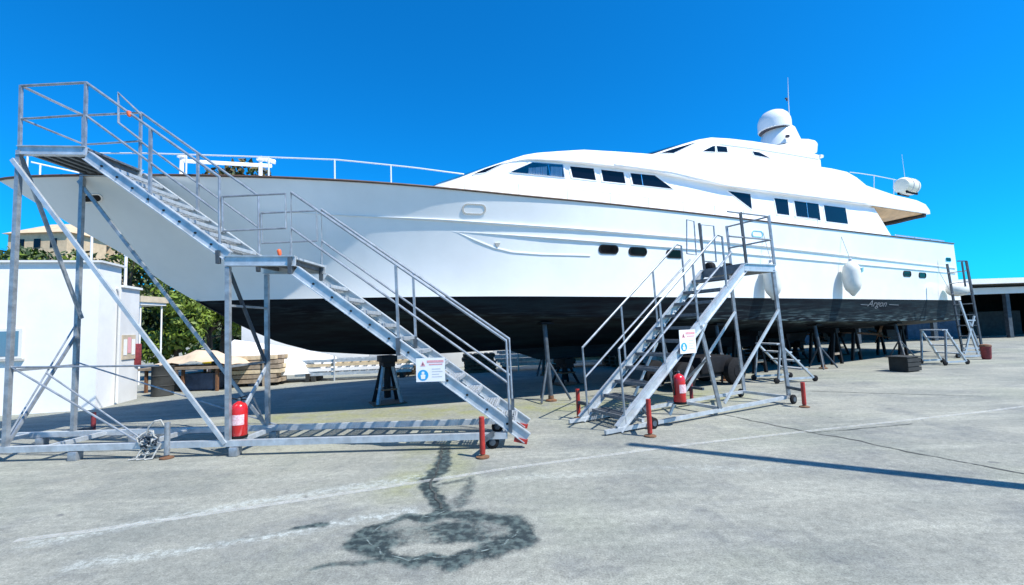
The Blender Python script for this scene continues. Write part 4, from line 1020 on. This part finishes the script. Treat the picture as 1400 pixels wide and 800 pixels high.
def signboard(c, ex, ez, nrm_, w, h, label):
    """flat board with printed header and blue mandatory disc"""
    c = np.array(c, float); ex = np.array(ex, float); ez = np.array(ez, float); nrm_ = np.array(nrm_, float)
    s = empty('safety_sign', c-ez*h/2, 0, label, 'sign')
    def quad(x0, x1, z0, z1, d, th, mname, nm, par):
        b = MB(); b.prism([c+ex*x0*w+ez*z0*h+nrm_*d, c+ex*x1*w+ez*z0*h+nrm_*d, c+ex*x1*w+ez*z1*h+nrm_*d, c+ex*x0*w+ez*z1*h+nrm_*d], nrm_*th)
        inv = INV[s.name]; b.v = [tuple(inv @ Vector(p)) for p in b.v]; return b.build(nm, mname, par, smooth=0)
    board = quad(-.5, .5, -.5, .5, 0, .006, 'white', 'board', s)
    quad(-.12, .46, .30, .40, .007, .001, 'pink', 'header_print', board); quad(-.05, .42, .20, .25, .007, .001, 'pink', 'header_print', board)
    for k, (x1) in enumerate((.35, .42, .30, .40)): quad(.05, x1, .02-.11*k, .045-.11*k, .007, .001, 'greyink', 'text_line', board)
    def poly(pts, d, mname, nm):
        b = MB(); b.prism([c+ex*x+ez*z+nrm_*d for x, z in pts], nrm_*.001); inv = INV[s.name]; b.v = [tuple(inv @ Vector(p)) for p in b.v]; return b.build(nm, mname, board, smooth=0)
    cx, cz, R = -.26*w, -.22*h, .19*w if w < h*1.2 else .23*h
    poly([(cx+R*math.cos(a), cz+R*math.sin(a)) for a in np.linspace(0, 2*math.pi, 24, endpoint=False)], .007, 'blue', 'blue_disc')
    poly([(cx+R*.28*math.cos(a), cz+R*.42+R*.24*math.sin(a)) for a in np.linspace(0, 2*math.pi, 12, endpoint=False)], .0085, 'white', 'pictogram')
    poly([(cx-R*.35, cz-R*.7), (cx+R*.35, cz-R*.7), (cx+R*.45, cz+.05*R), (cx, cz+R*.2), (cx-R*.45, cz+.05*R)], .0085, 'white', 'pictogram')
    poly([(cx-.11*h, .16*h), (cx+.11*h, .16*h), (cx, .38*h)], .007, 'pink', 'warning_triangle'); poly([(cx-.03*h, .2*h), (cx+.03*h, .2*h), (cx+.01*h, .31*h), (cx-.01*h, .31*h)], .0085, 'ink', 'warning_mark')
    return s
c = n1(590, 505)-S1N*.06
exs = np.array([math.cos(S1AZ), math.sin(S1AZ), 0]); wpx = np.linalg.norm(n1(609, 505)-n1(570, 505)); hpx = np.linalg.norm(n1(590, 521)-n1(590, 489))
signboard(c, exs, UP, -S1N, wpx, hpx, 'white safety sign with blue disc on the lower flight of the big stair')
u2 = onplane(940, 467, S2P-S2N*.06, S2N)
signboard(u2, S2E, UP, -S2N, .36, .38, 'white safety sign with blue disc on the smaller stair')
# rope tangle round the grey jack
rb = onz(208, 626); random.seed(3)
rope = empty('rope_tangle', (rb[0], rb[1], 0), 0, 'pale grey rope tangled round the jack of the big stair', 'rope')
c0 = onz(228, 627)
for k in range(5):
    b = MB(); pts = []; n = 26; ph = random.random()*6; R = random.uniform(.05, .11)
    cx, cz = random.uniform(-.08, .06), random.uniform(.16, .30)
    for i in range(n):
        a = ph+i*.55; pts.append((cx+R*math.cos(a)+.004*i*random.uniform(-1, 1), -.06+.04*math.sin(a*1.7+k), max(.02, cz+R*.9*math.sin(a)-(.012*i if k > 2 else 0))))
    b.tube(pts, .010, 6); b.build('rope_coil', 'rope' if k % 2 else 'stand', rope)
b = MB(); pts = [(-.06, -.04, .3), (-.02, -.05, .42), (.06, -.05, .5), (.12, -.02, .51), (.16, .0, .42)]; b.tube(pts, .011, 6); b.build('rope_end', 'rope', rope)
for k in range(3):
    b = MB(); x = -.16+.11*k; b.tube([(x+.1, -.05, .2), (x+.05, -.08, .1), (x+.02, -.1, .015), (x-.06, -.13, .012)], .011, 6); b.build('rope_end', 'rope', rope)

# ================================================================== stuff behind / around
# dark wheeled transporter behind the smaller stair
tr_b = onz(1005, 540); 
tro = empty('boat_trolley', (tr_b[0]-.35, tr_b[1]+.95, 0), AZ, 'dark wheeled trolley parked under the yacht behind the smaller stair', 'trolley')
b = MB(); b.box((.75, .5, .52), (1.1, .8, .4)); b.build('engine_box', 'black', tro, bevel=.03)
b = MB(); b.box((.4, .5, .30), (2.2, .7, .12)); b.build('chassis', 'black', tro)
for (x, y) in ((-.45, .05), (-.45, .95), (1.3, .05), (1.3, .95)):
    b = MB(); b.lathe((x, y-.11, .33), [(.25, 0), (.33, .04), (.33, .18), (.25, .22)], 20, (0, 1, 0)); w = b.build('wheel', 'rubber', tro)
    b = MB(); b.lathe((x, y-.12, .33), [(.16, 0), (.16, .24)], 14, (0, 1, 0)); b.build('wheel_rim', 'black', w)
# low wheeled step ladders
def wheeled_step(base, rz, hgt, wid, run, n, label, sc=1.0):
    s = empty('wheeled_step', base, rz, label, 'step ladder')
    for y in (-wid/2, wid/2):
        b = MB(); b.bar((0, y, .1), (-run, y, hgt), .035, .06, up=(0, 1, 0)); b.build('stringer', 'alu', s)
        b = MB(); b.bar((-run*1.15, y, .1), (-run, y, hgt), .035, .05, up=(0, 1, 0)); b.build('rear_leg', 'galv', s)
        b = MB(); b.bar((.1, y, .1), (-run*1.25, y, .1), .04, .05); b.build('base_rail', 'alu', s)
        for x in (.05, -run*1.2):
            b = MB(); b.lathe((x, y-.025, .075), [(.06, 0), (.075, .01), (.075, .04), (.06, .05)], 14, (0, 1, 0)); b.build('wheel', 'rubber', s)
    for k in range(1, n+1):
        f = k/(n); b = MB(); b.box((-run*f*.97, 0, .1+(hgt-.1)*f), (.2, wid-.04, .035)); b.build('tread', 'alu', s)
    return s
p = onz(1100, 519); wheeled_step((p[0]-.1, p[1], 0), rad(10), .95, .8, .85, 4, 'low wheeled step with four treads behind the red jack of the smaller stair')
p = onz(1308, 497); wheeled_step((p[0]-.1, p[1], 0), rad(8), 1.05, .7, .6, 4, 'low wheeled step standing by the stern of the yacht')
# crate
p = onz(1247, 509); 
cr = empty('timber_crate', (p[0]+.12, p[1]+.05, 0), rad(20), 'dark timber crate on the ground in front of the yacht stern', 'crate')
b = MB(); b.box((0, .25, .20), (.50, .44, .38)); b.build('crate_body', 'crate', cr)
for z in (.06, .18, .30):
    for (a, c) in (((-.28, .0), (.28, .0)), ((.28, .0), (.28, .50))):
        b = MB(); b.bar((a[0], a[1], z+.02), (c[0], c[1], z+.02), .03, .10); b.build('plank', 'crate', cr)
b = MB(); b.box((0, .25, .405), (.60, .54, .025)); b.build('lid', 'crate', cr)
# tall stern ladder tower
def tw(px, py, y): return ony(px, py, y)
yT = onz(1325, 489)[1]
p = onz(1325, 489); tower = empty('stern_ladder', (p[0], p[1], 0), 0, 'tall leaning steel access ladder standing behind the yacht stern', 'ladder')
def tpart(name, a, c, w, m_='stand', d0=0, d1=0):
    A = tw(a[0], a[1], yT)+np.array([0, d0, 0]); C_ = tw(c[0], c[1], yT)+np.array([0, d1, 0]); b = MB(); b.bar(A, C_, w, w, up=(0, 1, 0)); part(name, b, m_, tower)
tpart('rail_post', (1321, 357), (1344, 484), .055); tpart('rail_post', (1321, 357), (1344, 484), .055, d0=.7, d1=.7)
tpart('rail_post', (1315, 358), (1320, 392), .04); tpart('top_rail', (1309, 357), (1322, 357), .035)
tpart('a_frame_leg', (1312, 412), (1337, 484), .05, 'alu'); tpart('a_frame_leg', (1332, 432), (1319, 484), .045, 'alu'); tpart('a_frame_leg', (1325, 440), (1342, 484), .045, 'galv')
for y, x0, x1 in ((438, 1320, 1333), (476, 1318, 1340), (481, 1316, 1342)): tpart('rung', (x0, y), (x1, y), .04, 'alu')
for y in (370, 385, 400, 415, 430, 445, 460, 472):
    x = 1321+(y-357)*23/127; A = tw(x, y, yT); b = MB(); b.bar(A, A+np.array([0, .7, 0]), .06, .03); part('rung', b, 'galv', tower)
tpart('base_rail', (1306, 488), (1346, 486), .06, 'alu')
for x in (1308, 1344):
    A = tw(x, 487, yT); wheel(tower, (A[0], A[1]-.05, .08), .08, (0, 1, 0))
p = onz(1343, 492); bn = empty('waste_bin', (p[0]+.25, p[1]+.1, 0), 0, 'small dull red bin beside the stern ladder', 'bin')
b = MB(); b.lathe((0, 0, 0), [(.10, 0), (.12, .05), (.14, .4), (.15, .42)], 16); b.build('bin_body', 'darkred', bn)
b = MB(); b.lathe((0, 0, .42), [(.155, 0), (.14, .05), (.03, .08)], 16); b.build('bin_lid', 'rust', bn)
# shed on the right
def shed():
    s = empty('open_shed', (23.5, 25.5, 0), rad(3), 'long flat-roofed shed with a dark open front behind the yacht stern', 'shed')
    W_, D_, H_ = 28, 8, 2.95
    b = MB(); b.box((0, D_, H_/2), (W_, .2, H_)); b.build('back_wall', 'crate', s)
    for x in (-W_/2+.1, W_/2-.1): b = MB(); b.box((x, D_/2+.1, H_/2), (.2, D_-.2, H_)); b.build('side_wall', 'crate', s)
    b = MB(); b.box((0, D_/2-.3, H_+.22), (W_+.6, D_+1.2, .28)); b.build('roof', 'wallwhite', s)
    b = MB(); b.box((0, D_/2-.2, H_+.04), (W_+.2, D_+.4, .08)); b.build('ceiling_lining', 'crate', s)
    b = MB(); b.box((0, -.1, H_-.28), (W_-.1, .15, .36)); b.build('fascia', 'wallwhite', s)
    for k in range(7): b = MB(); b.box((-W_/2+.6+k*(W_-1.2)/6, .0, (H_-.1)/2), (.22, .2, H_-.1)); b.build('pillar', 'stand', s)
    for k in range(6):
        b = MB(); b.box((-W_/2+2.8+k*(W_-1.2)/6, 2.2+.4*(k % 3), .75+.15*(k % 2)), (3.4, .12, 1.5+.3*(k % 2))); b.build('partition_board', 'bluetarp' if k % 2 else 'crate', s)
shed()
# white annex building on the left
cn = onz(130, 560); fr = onz(186, 545)
def building():
    s = empty('yard_building', (cn[0], cn[1], 0), rad(14), 'white flat-roofed yard building with a small blue window behind the big stair', 'building')
    b = MB(); b.box((-5.0, .45, 1.78), (10.0, .9, 3.56)); b.build('wall', 'wallwhite', s)
    b = MB(); b.box((-5.0, .45, 3.585), (10.16, 1.06, .05)); b.build('parapet', 'wallwhite2', s)
    b = MB(); b.box((-4.9, 1.36, 1.52), (9.78, .9, 3.04)); b.build('annex_wall', 'wallwhite2', s)
    b = MB(); b.box((-4.9, 1.38, 3.07), (9.9, .92, .06)); b.build('annex_roof', 'wallwhite', s)
    for x in (-1.85, -4.6):
        b = MB(); b.box((x, -.004, 1.65), (.75, .05, .7)); w = b.build('window', 'wallwhite2', s)
        b = MB(); b.box((x, -.022, 1.65), (.62, .03, .58)); b.build('pane', 'winblue', w)
        b = MB(); b.box((x, -.03, 1.27), (.85, .1, .05)); b.build('sill', 'concrete', w)
    b = MB(); b.box((-.005, 1.32, 1.45), (.04, .6, .65)); nb = b.build('notice_board', 'roofbeige', s)
    for k in range(3): b = MB(); b.box((.02, 1.13+.19*k, 1.45+.05*(k % 2)), (.006, .15, .42)); b.build('notice', ('white', 'pink', 'white')[k], nb)
    b = MB(); b.tube([(.05, .75, .05), (.05, .75, 2.9), (.02, .7, 3.0)], .035); b.build('downpipe', 'wallwhite2', s)
    b = MB(); b.tube([(-.6, .3, 3.6), (-.6, .3, 4.3)], .03); b.build('roof_pipe', 'wallwhite2', s)
M['winblue'] = mat('blue_window_glass', (0.10, 0.20, 0.28), 0.1)
building()
# canopy and poles behind the building
p = onz(200, 530); cnp = empty('canopy', (p[0]-1.5, p[1]+1.5, 0), rad(-6), 'small beige flat canopy on white posts beside the yard building', 'canopy')
zc1 = 3.15
b = MB(); b.box((0, 0, zc1), (1.2, 1.2, .22)); b.build('canopy_roof', 'roofbeige', cnp)
b = MB(); b.box((0, 0, zc1-.16), (1.1, 1.1, .1)); b.build('canopy_soffit', 'wallwhite', cnp)
for (x, y) in ((-.45, -.45), (.45, -.45), (-.45, .45), (.45, .45)): b = MB(); b.tube([(x, y, 0), (x, y, zc1-.2)], .028); b.build('post', 'wallwhite', cnp)
for (px, yy, top, lab) in ((171, 12.2, 350, 'slim white pole on the roof side of the yard building'), (123, 14.5, 322, 'slim white pole with dark cap rising behind the yard building')):
    q = ony(px, 400, yy); zt_ = ony(px, top, yy)[2]; po = empty('service_pole', (q[0], yy, 0), 0, lab, 'pole')
    b = MB(); b.tube([(0, 0, 0), (0, 0, zt_)], .035); b.build('shaft', 'wallwhite', po); b = MB(); b.lathe((0, 0, zt_), [(.05, 0), (.05, .1), (.03, .12)], 10); b.build('cap', 'crate' if px == 123 else 'wallwhite', po)
# tarp-covered bench, red box, yellow container, timber stack
p = onz(250, 536)
bench = empty('work_bench', (p[0], p[1], 0), rad(-4), 'long work bench with a dark underside below a sandy canvas heap', 'bench')
for x in (-1.2, 0, 1.1):
    for y in (0, .9): b = MB(); b.box((x, y, .34), (.07, .07, .68)); b.build('leg', 'rust', bench)
b = MB(); b.box((-.05, .45, .72), (2.7, 1.1, .08)); b.build('bench_top', 'wood', bench)
b = MB(); b.box((.35, .55, .28), (.9, .7, .5)); b.build('shelf_box', 'bluetarp', bench); b = MB(); b.box((-.65, .5, .22), (.8, .7, .4)); b.build('shelf_box', 'crate', bench)
b = MB(); vs_ = []; n = 14
for i in range(n+1):
    for j in range(7):
        x = -1.25+2.75*i/n; y = -.05+1.0*j/6; e = math.sin(math.pi*i/n)**.5*math.sin(math.pi*(j+.3)/6.8)**.6 if 0 < i < n else 0
        vs_.append((x, y, .77+.42*e*(1+.15*math.sin(3*x+2*y))+.03*math.sin(9*x+5*y)))
b.add(vs_, [(i*7+j, i*7+j+1, (i+1)*7+j+1, (i+1)*7+j) for i in range(n) for j in range(6)])
tp_ = b.build('canvas_heap', 'tarp', None, smooth=60); tp_.location = (p[0]+.1, p[1]+.02, 0); tp_.rotation_euler = (0, 0, rad(-4)); tag(tp_, 'sandy canvas heaped over the long work bench', 'canvas')
q = onz(190, 545); rbx = empty('fire_point_box', (q[0]-.1, q[1]-.1, 0), 0, 'faded red fire point box on a dark post next to the yard building', 'fire box')
b = MB(); b.box((0, 0, .45), (.1, .1, .9)); b.build('post', 'bluetarp', rbx); b = MB(); b.box((0, 0, 1.22), (.28, .22, .62)); b.build('box_body', 'darkred', rbx, bevel=.02)
b = MB(); b.box((0, -.114, 1.25), (.18, .006, .42)); b.build('box_label', 'pink', rbx)
q = onz(290, 527); yb = empty('waste_container', (q[0], q[1], 0), rad(5), 'white waste container with yellow lid and dark print beside the timber stack', 'container')
b = MB(); b.box((0, .25, .40), (.52, .5, .68)); b.build('container_body', 'white', yb, bevel=.02)
for x in (-.27, .27): b = MB(); b.box((x, .25, .42), (.03, .54, .76)); b.build('side_frame', 'wood', yb)
b = MB(); b.box((0, .25, .80), (.62, .6, .10)); b.build('container_lid', 'yellow', yb, bevel=.02)
b = MB(); b.box((0, -.004, .52), (.3, .008, .08)).box((.02, -.004, .28), (.16, .008, .18)); b.build('container_print', 'ink', yb)
q = onz(325, 530); ts = empty('timber_stack', (q[0]+.2, q[1], 0), rad(6), 'stack of weathered timber planks with upright stakes behind the landing legs', 'timber stack')
random.seed(11)
for k in range(6):
    for j in range(3):
        b = MB(); b.box((random.uniform(-.06, .06), .2+.3*j, .17+.15*k), (2.0+random.uniform(-.2, .2), .26, .12)); b.build('plank', random.choice(['wood', 'wood', 'woodlight']), ts, smooth=0)
for x in (-.7, .7): b = MB(); b.box((x, .5, .05), (.14, 1.0, .1)); b.build('bearer', 'crate', ts)
for x in (-.95, .6): b = MB(); b.box((x, .02, .6), (.07, .07, 1.2)); b.build('stake', 'wood', ts)
# long white wall behind the yacht
wl = empty('boundary_wall', (-3, 19.5, 0), rad(4), 'long low white boundary wall behind the yacht', 'wall')
for k in range(8):
    b = MB(); b.box((-7+2.6*k, 0, 1.2), (2.58, .2, 2.4)); b.build('wall_panel', 'wallwhite', wl, bevel=.01)
    b = MB(); b.box((-7+2.6*k, 0, 2.43), (2.62, .28, .06)); b.build('coping', 'concrete', wl)
# white tarpaulin-covered tender left of the keel stand
q = onz(395, 524); td = empty('covered_tender', (q[0]-.4, q[1]+.6, 0), rad(8), 'white covered tender on a low cradle behind the timber stack', 'boat')
b = MB(); vs_ = []; n = 16
for i in range(n+1):
    x = -1.7+3.4*i/n; k = i/n; w = .75*math.sin(math.pi*min(1, .18+k*.82))**.5; h = .5+.75*(1-k)**.8
    for j in range(9): a = math.pi*j/8; vs_.append((x, -w*math.cos(a), .28+(h)*math.sin(a)**.7))
b.add(vs_, [(i*9+j, i*9+j+1, (i+1)*9+j+1, (i+1)*9+j) for i in range(n) for j in range(8)]+[tuple(range(9)), tuple(n*9+j for j in range(9))]+[(i*9, (i+1)*9, (i+1)*9+8, i*9+8) for i in range(n)]); b.build('cover', 'white', td, smooth=50)
for x in (-1.0, .9): b = MB(); b.box((x, 0, .15), (.12, 1.3, .26)); b.build('cradle_beam', 'crate', td)
# stacked aluminium gangways
def gangway_stack(base, rz, L, n, label, w=.7, mats=('alu', 'alu', 'white')):
    s = empty('gangway_stack', base, rz, label, 'gangways')
    for x in (-L*.38, L*.38): b = MB(); b.box((x, w/2, .09), (.14, w+.2, .18)); b.build('bearer', 'crate', s)
    for k in range(n):
        z = .24+.15*k; dx = random.uniform(-.15, .15); m_ = mats[k % len(mats)]; b = MB()
        for y in (0, w): b.box((dx, y, z), (L, .04, .10))
        for j in range(int(L/.3)): b.box((dx-L/2+.15+.3*j, w/2, z), (.05, w-.04, .04))
        b.build('gangway', m_, s, smooth=0)
    for x in (-L*.2, L*.28): b = MB(); b.tube([(x, -.08, 0), (x, -.08, .26+.15*n)], .03); b.build('stake', 'alu', s)
    return s
q = onz(490, 519); gangway_stack((q[0], q[1], 0), rad(6), 3.9, 4, 'stack of pale aluminium gangways behind the keel stand', mats=('alu', 'white', 'woodlight', 'pinkish'[:0] or 'alu'))
q = onz(715, 507); gangway_stack((q[0]+.3, q[1], 0), rad(10), 2.4, 4, 'untidy stack of aluminium ladders behind the foot of the big stair', w=.6)
q = onz(800, 502); tsk = empty('plank_stack', (q[0]+.2, q[1], 0), rad(12), 'low stack of pale timber planks seen under the yacht between the two stairs', 'plank stack')
for x in (-.9, .9): b = MB(); b.box((x, .4, .12), (.14, .9, .24)); b.build('bearer', 'crate', tsk)
for k in range(3):
    for j in range(3): b = MB(); b.box((random.uniform(-.1, .1), .15+.28*j, .31+.14*k), (2.6+random.uniform(-.3, .3), .25, .11)); b.build('plank', random.choice(['woodlight', 'white', 'woodlight', 'tarp']), tsk, smooth=0)
# white drum/crate bits further along
for i, (x, y, w, h, m_, lab) in enumerate([(918, 502, 1.1, .75, 'white', 'white plastic storage box under the yacht behind the sign of the smaller stair'), (960, 500, .9, .8, 'bluetarp', 'blue grey storage box under the yacht beside a white one')]):
    q = onz(x, y); s = empty('storage_box', (q[0], q[1]+.4, 0), rad(10+7*i), lab, 'box')
    b = MB(); b.box((0, 0, h/2), (w, .6, h)); b.build('box_body', m_, s, bevel=.02); b = MB(); b.box((0, 0, h+.025), (w+.06, .66, .05)); b.build('box_lid', 'greyink', s, bevel=.01)
    for xx in (-w*.3, w*.3): b = MB(); b.box((xx, -.31, h*.7), (.1, .02, .05)); b.build('box_handle', 'ink', s)
def pallet_stack(base, rz, n, label, m_):
    s = empty('pallet_stack', base, rz, label, 'pallets'); rg = random.Random(n*7+int(base[0]*10))
    for k in range(n):
        z = .14*k; a = rg.uniform(-.05, .05)
        for y in (.05, .45, .85): b = MB(); b.box((a, y, z+.045), (1.15, .09, .09)); b.build('bearer', m_, s, smooth=0)
        for j in range(6): b = MB(); b.box((-.5+.2*j+a, .45, z+.105), (.12, .95, .022)); b.build('slat', m_, s, smooth=0)
M['greywood'] = mat('grey_timber', (0.10, 0.085, 0.065), 0.85, var=0.5, scale=7)
for (px, py, n, rz, lab) in ((655, 511, 5, 8, 'grey pallet stack beyond the yacht beside the ladder stack'), (865, 503, 4, 18, 'grey pallet stack seen through the treads of the smaller stair'), (560, 514, 3, 3, 'low grey pallet stack behind the keel stand'), (1065, 494, 4, 12, 'grey pallet stack in the shade behind the smaller stair platform')):
    q = onz(px, py); pallet_stack((q[0], q[1]+.3, 0), rad(rz), n, lab, 'greywood')
for i, (px, py, lab) in enumerate(((222, 541, 'dark drum standing at the left end of the work bench'), (352, 527, 'dark drum between the timber stack and the covered tender'))):
    q = onz(px, py); d = empty('steel_drum', (q[0], q[1], 0), 0, lab, 'drum')
    b = MB(); b.lathe((0, 0, 0), [(.26, 0), (.28, .02), (.27, .04), (.27, .27), (.285, .29), (.27, .31), (.27, .56), (.285, .58), (.27, .60), (.27, .82), (.28, .85), (.25, .85)], 20); b.build('drum_shell', 'bluetarp' if i else 'crate', d)
    b = MB(); b.lathe((.1, 0, .845), [(.04, 0), (.04, .02)], 10); b.build('drum_bung', 'steel', d)
# tall lamp pole whose shadow crosses the yard (stands right of the frame)
sh = np.array([-0.846, 0.534])/math.tan(SUN_EL); tip = onz(867, 608)[:2]; Hp = 8.2; pb = tip-sh*Hp
lp_ = empty('lamp_pole', (pb[0], pb[1], 0), 0, 'tall grey steel pole standing on the open yard, casting a long shadow', 'pole')
b = MB(); b.tube([(0, 0, 0), (0, 0, 1.2), (0, 0, Hp)], [.12, .115, .085], 14); b.build('shaft', 'galv', lp_)
b = MB(); b.lathe((0, 0, 0), [(.26, 0), (.26, .03), (.14, .06), (.13, .2)], 16); b.build('base_flange', 'galv', lp_)
b = MB(); b.lathe((0, 0, Hp), [(.09, 0), (.1, .02), (.03, .08)], 12); b.build('pole_cap', 'galv', lp_)

# ================================================================== trees, hill, far houses
def leaf_mesh(name, blobs, n, size, material, parent, seed):
    rg = np.random.default_rng(seed); V = []; Fc = []
    w = np.array([b[3]*b[4]*b[5] for b in blobs]); w = w/w.sum()
    idx = rg.choice(len(blobs), n, p=w); d = rg.normal(size=(n, 3)); d /= np.linalg.norm(d, axis=1)[:, None]
    r = rg.uniform(.55, 1.05, n)**.6
    for i in range(n):
        bx = blobs[idx[i]]; c = np.array(bx[:3])+d[i]*np.array(bx[3:6])*r[i]
        a = rg.normal(size=3); a /= np.linalg.norm(a); q = np.cross(a, d[i]+rg.normal(size=3)*.5); q /= np.linalg.norm(q)+1e-9
        s = size*rg.uniform(.6, 1.4); o = len(V)
        V += [c-a*s, c+q*s*.45, c+a*s, c-q*s*.45]; Fc.append((o, o+1, o+2, o+3))
    me = bpy.data.meshes.new(name); me.from_pydata([tuple(map(float, v)) for v in V], [], Fc); me.materials.append(M[material])
    o = bpy.data.objects.new(name, me); col.objects.link(o); o.parent = parent; return o
def tree(base, h, rad_, label, m1, m2, seed, n=2600, size=.16, cat='tree', group=None, low=.25):
    rg = random.Random(seed); t = empty('broadleaf_tree' if cat == 'tree' else 'shrub', base, 0, label, cat, group)
    b = MB(); b.tube([(0, 0, 0), (.05*rad_, 0, h*.3), (-.03*rad_, .03, h*.55), (.02, 0, h*.75)], [.05*h*.5+.04, .04*h*.5, .025*h*.5, .01*h], 9); tk = b.build('trunk', 'bark', t)
    blobs = []
    for k in range(11):
        a = rg.uniform(0, 6.28); rr = rad_*rg.uniform(.15, .72); z = h*rg.uniform(low+.1, .88); s = rad_*rg.uniform(.28, .5)
        if z > h*.75: rr *= .5
        blobs.append((rr*math.cos(a), rr*math.sin(a), z, s, s, s*rg.uniform(.6, .9)))
        b = MB(); b.tube([(0, 0, h*rg.uniform(.25, .5)), (rr*.5*math.cos(a), rr*.5*math.sin(a), z*.8), (rr*math.cos(a), rr*math.sin(a), z)], [.03*h*.4, .02*h*.4, .008*h*.4], 6); b.build('limb', 'bark', t)
    leaf_mesh('crown', blobs, int(n*.55), size, m1, t, seed); leaf_mesh('crown', [(b_[0], b_[1], b_[2]-.1*b_[5], b_[3]*.85, b_[4]*.85, b_[5]*.85) for b_ in blobs], int(n*.45), size, m2, t, seed+50)
    return t
def tree_px(px, base_y, top_y, dist_y, wpx, **k):
    q = ony(px, base_y, dist_y); zt_ = ony(px, top_y, dist_y)[2]; r_ = wpx*dist_y/FPX/2
    return tree((q[0], dist_y, 0), zt_, r_, **k)
tl = [(238, 520, 385, 19, 105, 'bright green leafy tree beside the canopy', 'leaf1', 'leaf1', .12), (285, 520, 385, 21, 100, 'bright green tree behind the timber stack', 'leaf1', 'leaf1', .12),
      (170, 500, 328, 24, 120, 'dark green tree rising behind the yard building and canopy', 'leaf2', 'leaf1', .16), (90, 500, 322, 23, 130, 'dark tree behind the yard building near the far sandy house', 'leaf2', 'leaf1', .16),
      (225, 500, 340, 27, 130, 'dark dense tree behind the bright leafy tree', 'leaf2', 'leaf2', .18), (0, 500, 318, 26, 150, 'wide dark tree behind the yard building front', 'leaf2', 'leaf1', .18),
      (330, 500, 395, 27, 120, 'dark dense tree hidden mostly by the yacht stem', 'leaf2', 'leaf2', .18)]
for i, (px, by, ty, dy, w, lab, m1, m2, sz) in enumerate(tl): tree_px(px, by, ty, dy, w, label=lab, m1=m1, m2=m2, seed=20+i, size=sz, n=3000, low=.12, group='trees behind the yard building')
# tall olive tree whose top shows above the foredeck
tree_px(308, 480, 206, 22, 150, label='olive brown tree top showing above the foredeck of the yacht', m1='leaf3', m2='leaf2', seed=77, size=.16, n=5200, low=.45)
# hill
b = MB(); n = 40; vs_ = []
for i in range(n+1):
    x = -260+420*i/n; hgt = 9+6*math.sin(i*.35)+3*math.sin(i*.9+1)
    if x > -60: hgt *= max(0.12, 1-(x+60)/120)
    for j, (dy, k) in enumerate(((0, 0), (25, .5), (60, .9), (110, 1.0), (180, .9), (260, 0))): vs_.append((x, 90+dy, hgt*k*2.0-.3+random.uniform(-.5, .5)*(0 < j < 5)))
b.add(vs_, [(i*6+j, (i+1)*6+j, (i+1)*6+j+1, i*6+j+1) for i in range(n) for j in range(5)]); struct(b.build('hill', 'hill', None, smooth=80))
def far_house(px, base_y, ridge_y, dist, wpx, label, seed):
    q = ony(px, base_y, dist); zr = ony(px, ridge_y, dist)[2]; w = wpx*dist/FPX
    h = empty('far_house', (q[0], dist, 0), rad(seed*9-8), label, 'house'); ze = zr-w*.22
    b = MB(); b.box((0, 0, ze/2), (w*.9, w*.7, ze)); b.build('wall', 'tile', h)
    b = MB(); b.add([(-w/2, -w*.4, ze), (w/2, -w*.4, ze), (w/2, w*.4, ze), (-w/2, w*.4, ze), (-w*.15, 0, zr), (w*.15, 0, zr)], [(0, 1, 5, 4), (1, 2, 5), (2, 3, 4, 5), (3, 0, 4), (0, 3, 2, 1)]); b.build('roof', 'tile', h, smooth=0)
    for x in (-w*.25, 0, w*.25): b = MB(); b.box((x, -w*.352, ze-w*.16), (w*.1, .06, w*.14)); b.build('window', 'glass', h)
far_house(78, 420, 307, 42, 85, 'sandy hipped-roof house on the rise behind the trees by the bow', 1)
far_house(135, 420, 318, 46, 70, 'second sandy house beyond the dark trees below the bow', 2)

bpy.context.view_layer.update()
